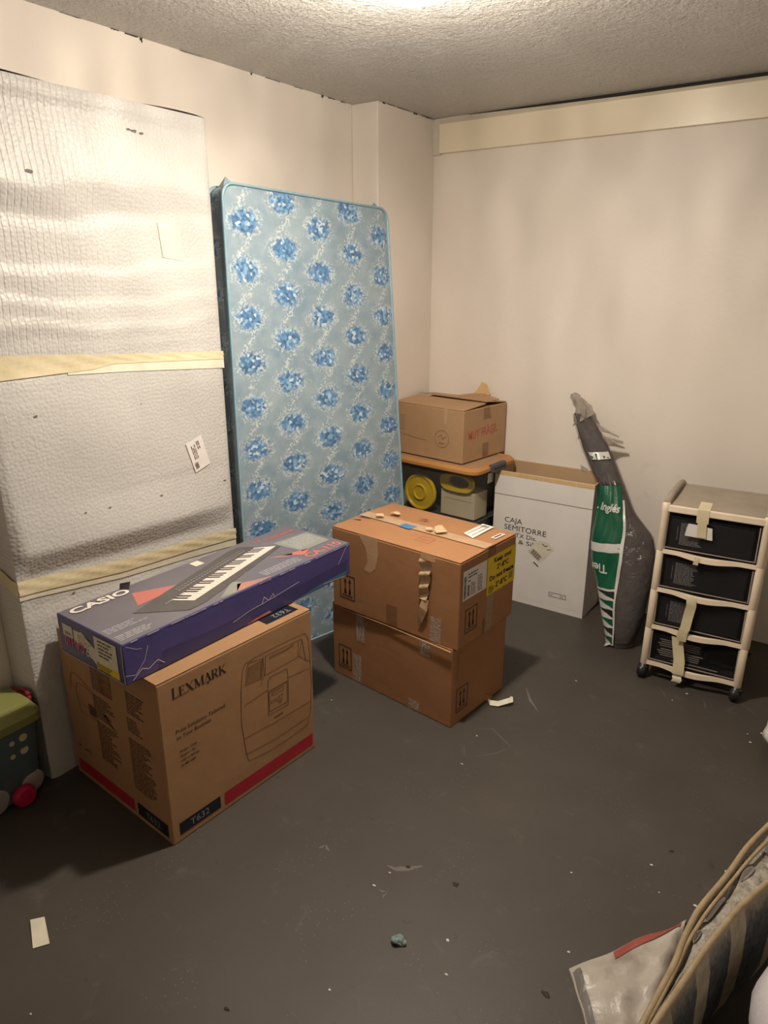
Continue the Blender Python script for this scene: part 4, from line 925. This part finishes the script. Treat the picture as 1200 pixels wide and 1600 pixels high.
def bag_text(mb, s, cx, cy, h, wd, flip=False, shear=0, bold=0, slope=0):
    V, Fc = text_mesh(s, bold, shear); X = V[:, 0]-V[:, 0].min(); X = X/X.max()*wd; Y = V[:, 1]/.70*h
    o = []
    for x, y in zip(X, Y):
        if flip: x, y = wd-x, h-y
        py = cy - y + slope*x; g_ = gr(py); o.append(bag_pt(-.985 + (g_+.985)*min(1, max(0, cx+x)), py, .0062))
    mb.add(o, Fc)
mb = MB(); bag_text(mb, '. Inglés', .12, 789, 12, .80, shear=.35, bold=.03, slope=8); put('script_lettering', mb, M['bag_white'], t)
mb = MB(); bag_text(mb, 'Tien', -.02, 887, 13, .66, flip=True, bold=.02, slope=5); put('upside_down_lettering', mb, M['bag_white'], t)
mb = MB(); mb.grid(8, 8, lambda a, c: bag_pt(-.35+1.25*a, 704+11*c, .004), flip=True); put('white_patch', mb, M['bag_white'], t, smooth=60)
mb = MB(); mb.poly([bag_pt(.08, 705, .0075), bag_pt(.08, 716, .0075), bag_pt(.85, 713, .0075)]); put('green_patch', mb, M['bag_green'], t)
mb = MB(); mb.poly([bag_pt(-.30, 708, .0075), bag_pt(-.25, 714, .0075), bag_pt(-.05, 711, .0075)]); put('green_patch', mb, M['bag_green'], t)
mb = MB()
for i in range(12):
    s = -.35 + i*.105; mb.poly([bag_pt(s, 753, .0065), bag_pt(s+.10, 753, .0065), bag_pt(s+.05, 746+2*(i % 3), .0065)])
put('zigzag_print', mb, M['bag_black'], t)
# torn film sticking out at the shoulder and on the left side
for q in (((-1.02,3.17,.925),(-.965,3.18,.893),(-.915,3.195,.868),(-.912,3.195,.861),(-.965,3.178,.880),(-.995,3.17,.885)), ((-.985,3.165,.870),(-.93,3.175,.858),(-.892,3.185,.850),(-.888,3.185,.838),(-.925,3.175,.838),(-.955,3.165,.822)), ((-1.055,3.12,.73),(-1.048,3.118,.708),(-1.02,3.10,.69),(-1.012,3.10,.72))):
    mb = MB(); mb.poly([tuple(p) for p in q]); mb.poly([(p[0], p[1]+.004, p[2]) for p in q][::-1]); put('torn_film', mb, M['bag_tip'], t)
mb = MB(); mb.add([bag_pt(gr(1000)-.02, 1000, .002), bag_pt(-.9, 1004, .002), (-.778, 2.835, .003), bag_pt(gr(1000)-.25, 1004, .004)], [(0,3,2),(3,1,2),(0,2,1)]); put('bottom_corner', mb, M['bag_white'], t)

# ------------------------------------------------------------------ drawer tower on castors
t = thing('drawer_tower', 'ivory four-drawer plastic tower on black castors with peeling tape', 'drawers', (-.572, 2.690, 0), 3.5)
CW, CD, PZ, CT = .345, .345, .058, .748
for i, (x, y) in enumerate(((0, 0), (CW, 0), (0, CD), (CW, CD))):
    mb = MB(); pr_ = []
    lx = .006 if x == 0 else 0
    zz = [PZ, PZ+.004] + [v for k in range(1, 4) for v in (PZ+.166*k-.004, PZ+.166*k, PZ+.166*k+.004)] + [.712, .716, .742, CT]
    rr_ = [.0125, .0145] + [.0145, .0128, .0145]*3 + [.0150, .0158, .0158, .0120]
    mb.tube([(x+(z-PZ)*.012, y, z) for z in zz], rr_, 14); put('post', mb, M['ivory'], t, smooth=40)
    mb = MB(); mb.lathe([(.004, -.018), (.020, -.016), (.026, -.008), (.028, 0), (.026, .008), (.020, .016), (.004, .018)], 20, (x-.004, y-.006, .028), 'x'); cs = put('castor', mb, M['black'], t, smooth=40)
    mb = MB(); mb.lathe([(.022, .030), (.022, .050), (.012, .060)], 14, (x, y, 0)); put('castor_hood', mb, M['black'], cs, smooth=40)
for s in (0, 1):
    x = CW*s+.008
    mb = MB(); mb.tube([(x, .0, CT-.006), (x, CD*.3, CT+.004), (x, CD*.7, CT+.004), (x, CD, CT-.006)], .0135, 10); put('top_bar', mb, M['dusty_top'], t, smooth=50)
mb = MB(); mb.box(.016, CW, .0, CD, .722, .740); put('top_panel', mb, M['dusty_top'], t, bevel=.003)
mb = MB(); mb.box(.012, CW+.004, -.012, -.0005, .715, .742); put('rail', mb, M['ivory'], t, bevel=.004)
def wave(a): return max(0, math.sin(math.pi*(a-.16)/.68)) if .16 < a < .84 else 0
for k in range(4):
    z0 = .072 + k*.1615
    mb = MB(); rings = []
    for j in range(33):
        a = j/32; x = .010+.330*a; wv_ = wave(a)**1.4
        zc_ = z0 - .009*wv_; yc = -.006 - .012*wv_; hh = .0085
        rings.append([(x, yc-.005, zc_-hh), (x, yc+.010, zc_-hh), (x, yc+.010, zc_+hh*.6+.007*wv_), (x, yc-.003, zc_+hh+.002*wv_)])
    mb.loft(rings); put('rail', mb, M['ivory'], t, smooth=50)
    mb = MB(); mb.box(.012, CW-.01, .02, CD-.01, z0-.006, z0-.002); put('shelf', mb, M['drawer_dark'], t)
    # drawer: smoky shell with a clear front and pale moulded edges
    zb, zt = z0+.013, z0+.150 if k < 3 else .712
    mb = MB(); mb.box(.020, CW-.014, .018, .300, zb, zb+.003); mb.box(.018, .021, .006, .300, zb, zt-.01); mb.box(CW-.015, CW-.012, .006, .300, zb, zt-.01); mb.box(.02, CW-.014, .297, .300, zb, zt-.01)
    dr = put('drawer', mb, M['drawer_dark'], t)
    mb = MB(); mb.box(.016, CW-.010, -.001, .002, zb, zt-.004); put('drawer_front', mb, M['smoke'], dr)
    mb = MB()
    for x in (.016, CW-.016): mb.box(x, x+.004, -.0045, -.0012, zb+.002, zt-.006)
    mb.box(.016, CW-.012, -.0045, -.0012, zb+.001, zb+.004); put('front_edge', mb, M['edge_clear'], dr)
    mb = MB(); mb.tube([(.14, -.004, zt-.020), (.18, -.012, zt-.024), (.22, -.004, zt-.022)], .0035, 6); put('pull', mb, M['smoke'], dr, smooth=50)
mb = MB(); mb.box(-.002, .004, .016, CD-.016, .072, .72); mb.box(CW+.002, CW+.008, .016, CD-.016, .072, .72); mb.box(.016, CW-.016, CD-.006, CD, .072, .72); put('side_panel', mb, M['drawer_dark'], t)
# masking tape and a taped note
def ribbon(name, pts, w_, mat, side=(1, 0, 0), par=t):
    mb = MB(); s = np.array(side, float)*w_/2
    P = []
    for p in pts: P += [tuple(np.array(p)-s), tuple(np.array(p)+s)]
    mb.add(P, [(2*i, 2*i+1, 2*i+3, 2*i+2) for i in range(len(pts)-1)]); return put(name, mb, mat, par, smooth=60)
mb = MB(); mb.add([(.085,-.006,.632),(.182,-.006,.628),(.176,-.007,.675),(.118,-.008,.681),(.094,-.009,.682),(.090,-.008,.668)], [(0,1,2,3,4,5)]); put('note', mb, M['paper'], t)
ribbon('tape', [(.135,.10,.7412),(.138,.03,.7412),(.139,-.006,.7428),(.139,-.0135,.742),(.139,-.0135,.716),(.140,-.011,.69)], .042, M['masking'])
ribbon('tape', [(.140,-.0125,.692),(.142,-.0105,.66),(.144,-.0095,.634)], .032, M['masking'])
ribbon('tape', [(.140,-.0205,.560),(.140,-.024,.545),(.138,-.022,.528)], .018, M['masking'])
ribbon('tape', [(.136,-.0205,.400),(.144,-.027,.388),(.146,-.022,.360),(.140,-.019,.31),(.136,-.026,.262),(.130,-.027,.245),(.128,-.024,.205)], .036, M['masking'])
ribbon('tape', [(.112,-.010,.212),(.120,-.012,.17),(.132,-.018,.115),(.134,-.030,.082),(.134,-.031,.062)], .042, M['masking'])
ribbon('tape', [(.136,-.031,.064),(.132,-.026,.050),(.136,-.034,.042),(.130,-.030,.026)], .034, M['paper_cream'])
# contents of the drawers
c35, s35 = math.cos(R(3.5)), math.sin(R(3.5))
def tw(x, y): return (-.572 + x*c35 - y*s35, 2.690 + x*s35 + y*c35)
for k, (wd, lab_) in enumerate(((.18, 'black case with grey print in the lowest but one drawer'), (.15, 'black case with grey print in the second drawer from top'), (.15, 'black case with grey print in the top drawer'))):
    zb = .072 + (k+1)*.1615 + .0165; x, y = tw(.030, .012)
    q = thing('black_case', lab_, 'case', (x, y, zb), 3.5, group='black cases in the drawers')
    mb = MB(); mb.box(0, .285, 0, .030, 0, .112); put('case_body', mb, M['case_black'], q, bevel=.003)
    f = Face((0, 0, 0), (1, 0, 0), (0, 0, 1), .0008)
    decal('case_print', q, M['case_print'], lambda mb: (f.lines(mb, .036, .100, .082, 17, .0052, .0024, 20+k, rag=.25), f.rect(mb, .026, .03, .0275, .085)))
    mb = MB(); mb.box(.1745, .1765, -.001, -.0002, .01, .10); put('case_spine', mb, M['drawer_dark'], q)
for k in range(9):
    x, y = tw(.038 + .006*((k*5) % 3), .014 + .003*((k*3) % 4)); zb = .072 + .0165 + k*.0105
    q = thing('disc_case', ('lowest', 'second', 'third', 'fourth', 'fifth', 'sixth', 'seventh', 'eighth', 'topmost')[k] + (' slim disc case' if k in (0, 8) else ' slim disc case from the bottom') + ' of the stack in the bottom drawer', 'case', (x, y, zb), 3.5, group='disc cases in the bottom drawer')
    wd = (.235, .15, .16, .165, .165, .16, .165, .15, .16)[k]
    mb = MB(); mb.box(0, wd, 0, .125, 0, .0085); put('case_body', mb, M['case_black'], q)
    mb = MB(); mb.box(.004 if k else .06, wd-.004, -.0012, -.0002, .0030, .0062); put('case_edge', mb, M['case_edge'], q)

# ------------------------------------------------------------------ toy tub at the left edge
t = thing('toy_tub', 'blue-grey toy tub with olive lid and magenta wheels at the left edge', 'tub', (-2.015, .738, 0), 0)
mb = MB(); mb.loft([ringz(rrect(.130, .33, .03), .014), ringz(rrect(.140, .345, .035), .02), ringz(rrect(.158, .368, .03), .27)]); put('tub_body', mb, M['toy_body'], t, smooth=50)
mb = MB(); mb.loft([ringz(rrect(.172, .385, .03), .262), ringz(rrect(.182, .398, .035), .266), ringz(rrect(.182, .398, .035), .292), ringz(rrect(.170, .386, .03), .300), ringz(rrect(.150, .362, .03), .322), ringz(rrect(.13, .34, .03), .326)]); put('lid', mb, M['green_lid'], t, smooth=30)
mb = MB(); mb.box(-.07, .035, .184, .199, .300, .320); hd = put('lid_clip', mb, M['clip_red'], t, bevel=.006)
mb = MB(); mb.tube([(-.03, .193, .322), (.0, .196, .330), (.03, .193, .322)], .006, 8); put('clip_grip', mb, M['clip_red'], hd, smooth=50)
for (y, z) in ((.13, .225), (.095, .222), (.128, .180), (.092, .176), (.02, .225), (.02, .18)):
    rr_ = .0125 if y in (.13, .128, .02) else .008
    mb = MB(); xx = .0655 + (z-.02)/.25*.0095 + .0045
    mb.poly([(xx, y+rr_*math.cos(a), z+rr_*math.sin(a)) for a in [2*math.pi*k/20 for k in range(20)]]); put('dot', mb, M['dot'], t)
for y in (.10, -.10):
    mb = MB(); mb.lathe([(.003, .014), (.028, .012), (.034, .004), (.034, -.012), (.003, -.012)], 28, (.088, y, .0345), 'x'); put('wheel', mb, M['magenta'], t, smooth=40)
mb = MB(); mb.lathe([(.003, .006), (.03, .005), (.04, 0), (.003, 0)], 24, (.0685, .135, .055), 'x'); put('wheel_arch', mb, M['toy_pale'], t, smooth=40)
mb = MB(); mb.lathe([(.003, .006), (.035, .005), (.05, 0), (.003, 0)], 24, (.0685, .02, .055), 'x'); put('wheel_arch', mb, M['toy_pale'], t, smooth=40)

# ------------------------------------------------------------------ lower right: checked pad, sack, pillow, bag
pl = [(-.165,.72),(-.142,.92),(-.130,1.029),(-.118,1.154),(-.117,1.211),(-.106,1.303),(-.081,1.419),(-.056,1.531),(-.022,1.662),(.05,1.87),(.10,2.0)]   # shoulders of the upright pad
pr2 = [(-.150,.72),(-.132,.92),(-.113,1.035),(-.090,1.137),(-.066,1.248),(-.043,1.347),(.004,1.461),(.055,1.62),(.13,1.85),(.18,2.0)]
def along(P, y): return float(np.interp(y, [q[1] for q in P], [q[0] for q in P]))
PT = .30
def pad_sec(y):
    l = along(pl, y); r_ = along(pr2, y)
    return l, r_
t = thing('checked_pad', 'grubby folded pad with navy check and tan piping, lower right corner', 'mattress', (0, 0, 0))
ys = [.72 + 1.28*k/40 for k in range(41)]
mb = MB(); mb.uv = []; P = []
for y in ys:
    l, r_ = pad_sec(y); 
    for (u, z) in ((r_, PT-.004), (r_+.012, PT-.06), (r_+.016, PT-.15), (r_+.012, .06), (r_, .004)):
        P.append((u, y, z)); mb.uv.append((y*1.0+.012, z*.7+.088))
mb.add(P, [(5*i+j, 5*i+j+1, 5*i+j+6, 5*i+j+5) for i in range(40) for j in range(4)]); put('check_face', mb, M['check'], t, smooth=60)
mb = MB()
rg2 = []
for y in ys:
    l, r_ = pad_sec(y); w1 = .006*math.sin(y*31)+.004*math.sin(y*57); rg2.append([(l, y, .004), (r_, y, .004), (r_-.001, y, PT-.006), (l+.66*(r_-l), y, PT-.002+w1*.4), (l+.36*(r_-l), y, PT-.014+w1), (l+.12*(r_-l), y, PT-.006), (l-.012, y, PT*.5)])
mb.loft(rg2); put('quilted_border', mb, M['quilt'], t, smooth=60)
for (q, dz, rr_) in ((.03, .0, .0065), (.26, -.001, .004), (1.0, .0, .0065)):
    mb = MB(); mb.tube([((1-q)*pad_sec(y)[0]+q*pad_sec(y)[1] + .0015*math.sin(y*23+q*9), y, PT+dz+.0015*math.sin(y*29+q*3)) for y in ys], rr_, 8); put('piping', mb, M['piping_tan'], t, smooth=60)
for y0, L_ in ((1.09, .035), (1.24, .02), (1.33, .045), (1.47, .03), (1.60, .04)):
    mb = MB(); P = []
    for k in range(14):
        a = 2*math.pi*k/14; y = y0 + L_*math.sin(a); l, r_ = pad_sec(y); P.append((l+(r_-l)*(.42+.11*math.cos(a)), y, PT-.004+.006*math.cos(a)**2))
    mb.poly(P); put('worn_hole', mb, M['sack_dk'], t)
# sack: gusseted plastic sack lying flat beside the pad
t = thing('plastic_sack', 'dirty white plastic sack with red stripe lying on the floor, lower right', 'sack', (0, 0, 0))
A_, B_, C_, D_ = [np.array(q) for q in ((-.345, 1.262), (-.150, 1.560), (-.138, 1.300), (-.165, 1.02))]
def sack_pt(a, c):
    p = (A_*(1-a) + B_*a)*(1-c) + (D_*(1-a) + C_*a)*c
    e = min(a, 1-a, c*.6, 1-c); h = .008 + .040*(1-math.exp(-e*6)) + .004*math.sin(a*13+c*7) + .003*math.sin(c*23-a*9)
    return (float(p[0]), float(p[1]), h)
mb = MB(); mb.grid(30, 30, sack_pt, flip=True); rim = []
bot = MB()
n_ = 30
edge = [sack_pt(i/29, 0) for i in range(30)] + [sack_pt(1, i/29) for i in range(1, 30)] + [sack_pt(1-i/29, 1) for i in range(1, 30)] + [sack_pt(0, 1-i/29) for i in range(1, 29)]
ne = len(edge); o = mb.add(edge + [(p[0], p[1], .001) for p in edge], [(i, (i+1) % ne, ne+(i+1) % ne, ne+i) for i in range(ne)])
mb.poly([(p[0], p[1], .001) for p in edge]); put('sack_body', mb, M['sack'], t, smooth=60, recalc=True)
mb = MB(); mb.grid(14, 3, lambda a, c: tuple(np.array(sack_pt(.36+.60*a, .015+.10*c)) + (0, 0, .0022)), flip=True); put('red_stripe', mb, M['sack_red'], t)
mb = MB(); mb.grid(3, 16, lambda a, c: tuple(np.array(sack_pt(.01+.06*a, .06+.90*c)) + (0, 0, .0022)), flip=True); put('gusset', mb, M['sack_dk'], t)
# pillow-like white bundle, mostly outside the frame
def blob(name, c, r_, mat, par, seed, amp=.10, nu=28, nv=18, zmin=.002):
    rr_ = np.random.RandomState(seed); ph = rr_.rand(8)*6.28; mb = MB(); rings = []
    for j in range(nv+1):
        th_ = math.pi*(j+.02)/(nv+.04); rg = []
        for k in range(nu):
            a = 2*math.pi*k/nu
            d = 1 + amp*(math.sin(2*a+ph[0]+th_*2)*.6 + math.sin(5*a+ph[1])*math.sin(th_*3+ph[2])*.5 + .3*math.sin(9*a+ph[3]+th_*5))
            x, y, z = c[0]+r_[0]*d*math.sin(th_)*math.cos(a), c[1]+r_[1]*d*math.sin(th_)*math.sin(a), c[2]+r_[2]*d*math.cos(th_); rg.append((x, y, max(zmin, z)))
        rings.append(rg[::-1])
    mb.loft(rings); return put(name, mb, mat, par, smooth=70)
t = thing('white_bundle', 'lilac-white cloth bundle cut off by the lower right corner', 'bundle', (0, 0, 0))
blob('bundle_body', (.205, 1.215, .185), (.185, .27, .185), M['pillow'], t, 4, .05)
t = thing('white_carrier_bag', 'crumpled white plastic bag at the right edge beside the drawer tower', 'bag', (0, 0, 0))
blob('bag_body', (.055, 2.46, .07), (.155, .17, .085), M['plastic_white'], t, 9, .10)
mb = MB(); mb.tube([(.05, 2.46, .14), (.06, 2.47, .19), (.045, 2.48, .22)], [.02, .012, .022], 10); put('bag_knot', mb, M['plastic_white'], t, smooth=60)

# ------------------------------------------------------------------ litter on the floor
mb = MB(); Q = [(-1.517, .614), (-1.438, .575), (-1.417, .606), (-1.496, .640)]
mb.add([(q[0], q[1], .0015 + (.004 if i in (0, 3) else 0)) for i, q in enumerate(Q)] + [(q[0], q[1], .0025 + (.004 if i in (0, 3) else 0)) for i, q in enumerate(Q)], [(3,2,1,0),(4,5,6,7),(0,1,5,4),(1,2,6,5),(2,3,7,6),(3,0,4,7)])
tag(put('paper_slip', mb, M['paper_cream'], recalc=True), 'small cream paper slip lying on the floor, lower left', 'paper')
t = thing('foil_scrap', 'crumpled blue-green foil scrap on the open floor in front', 'scrap', (-.719, 1.096, 0))
blob('foil_crumple', (0, 0, .008), (.014, .014, .009), M['scrap_blue'], t, 3, .35, 12, 8, .0008)
blob('foil_fold', (.012, .004, .006), (.010, .008, .007), M['scrap_blue'], t, 8, .35, 10, 6, .0008)
chips = [(609,1364),(585,1384),(700,1470),(888,1488),(48,1585),(697,1523),(515,1547),(893,1364),(1135,1362),(1018,1352),(1087,1416),(1168,1147),(1190,1146),(1172,1160),(1073,1084),(1050,1094),(745,1150),(722,1194),(900,1064),(518,1094),(1030,1395)]
fy, th_, yw = 1100., math.atan(365/1100.), R(34.716)
def floor_at(px, py):
    fw = np.array((-math.sin(yw)*math.cos(th_), math.cos(yw)*math.cos(th_), -math.sin(th_))); rt = np.array((math.cos(yw), math.sin(yw), 0)); up = np.cross(rt, fw)
    d = fw + rt*(px-600)/fy - up*(py-800)/fy; s = -1.55/d[2]; return d[0]*s, d[1]*s
for i, (px, py) in enumerate(chips):
    x, y = floor_at(px, py); s = random.uniform(.0022, .0048); a0 = random.random()*6
    mb = MB(); n_ = 6; rr_ = [s*random.uniform(.5, 1.1) for _ in range(n_)]
    lo_ = [(x+rr_[k]*1.5*math.cos(a0+k*1.047), y+rr_[k]*math.sin(a0+k*1.047), .0004) for k in range(n_)]; mb.loft([lo_, [(p[0]*.9+x*.1, p[1]*.9+y*.1, .0018) for p in lo_]])
    tag(put('paint_chip', mb, M['chip'], recalc=True), 'tiny pale paint chip lying loose on the dark floor', 'chip', 'paint chips scattered on the floor')
for i, (px, py, s) in enumerate([(853,1553,.010),(712,1382,.008),(637,1355,.007),(355,1577,.006),(1050,1330,.006)]):
    x, y = floor_at(px, py); mb = MB(); n_ = 9; rr_ = [s*random.uniform(.5, 1.2) for _ in range(n_)]
    lo_ = [(x+rr_[k]*1.3*math.cos(k*.698), y+rr_[k]*math.sin(k*.698), .0004) for k in range(n_)]; mb.loft([lo_, [(p[0]*.7+x*.3, p[1]*.7+y*.3, .0022) for p in lo_]])
    tag(put('dirt_crumb', mb, M['dirt'], recalc=True), 'small dark crumb of dirt on the floor', 'dirt', 'dirt crumbs on the floor')

# pale scuffs rubbed into the lino
M['scuff'] = pmat('pale_scuff', (.115, .10, .085), (.15, .132, .114), 60, .7)
fl_ = bpy.data.objects['floor']
def scuff_mark(pts, w_):
    P = [floor_at(*p) for p in pts]; mb = MB(); Fz = Face((0, 0, 0), (1, 0, 0), (0, 1, 0), .0003); n = len(P)
    for i in range(n-1):
        (x0, y0), (x1, y1) = P[i], P[i+1]; d = math.hypot(x1-x0, y1-y0); nx, ny = -(y1-y0)/d, (x1-x0)/d
        wa = w_*math.sin(math.pi*(i+.15)/(n-.7)); wb = w_*math.sin(math.pi*(i+1-.15)/(n-.7)) if i < n-2 else w_*.15
        Fz.poly(mb, [(x0-nx*wa/2, y0-ny*wa/2), (x1-nx*wb/2, y1-ny*wb/2), (x1+nx*wb/2, y1+ny*wb/2), (x0+nx*wa/2, y0+ny*wa/2)])
    put('scuff_mark', mb, M['scuff'], fl_)
for pts, w_ in (([(748,1139),(768,1138),(778,1147),(792,1161),(799,1168)], .004), ([(798,1168),(775,1177),(740,1183)], .003), ([(822,1075),(829,1095),(841,1112)], .012), ([(605,1352),(618,1358),(640,1357),(660,1353)], .016),
                ([(1028,1073),(1037,1083),(1040,1092)], .004), ([(1097,1092),(1102,1100),(1101,1108)], .004), ([(1155,1098),(1170,1108),(1185,1120)], .003), ([(498,1325),(508,1322),(515,1330)], .012), ([(592,1390),(602,1395),(598,1403)], .010)):
    scuff_mark(pts, w_)
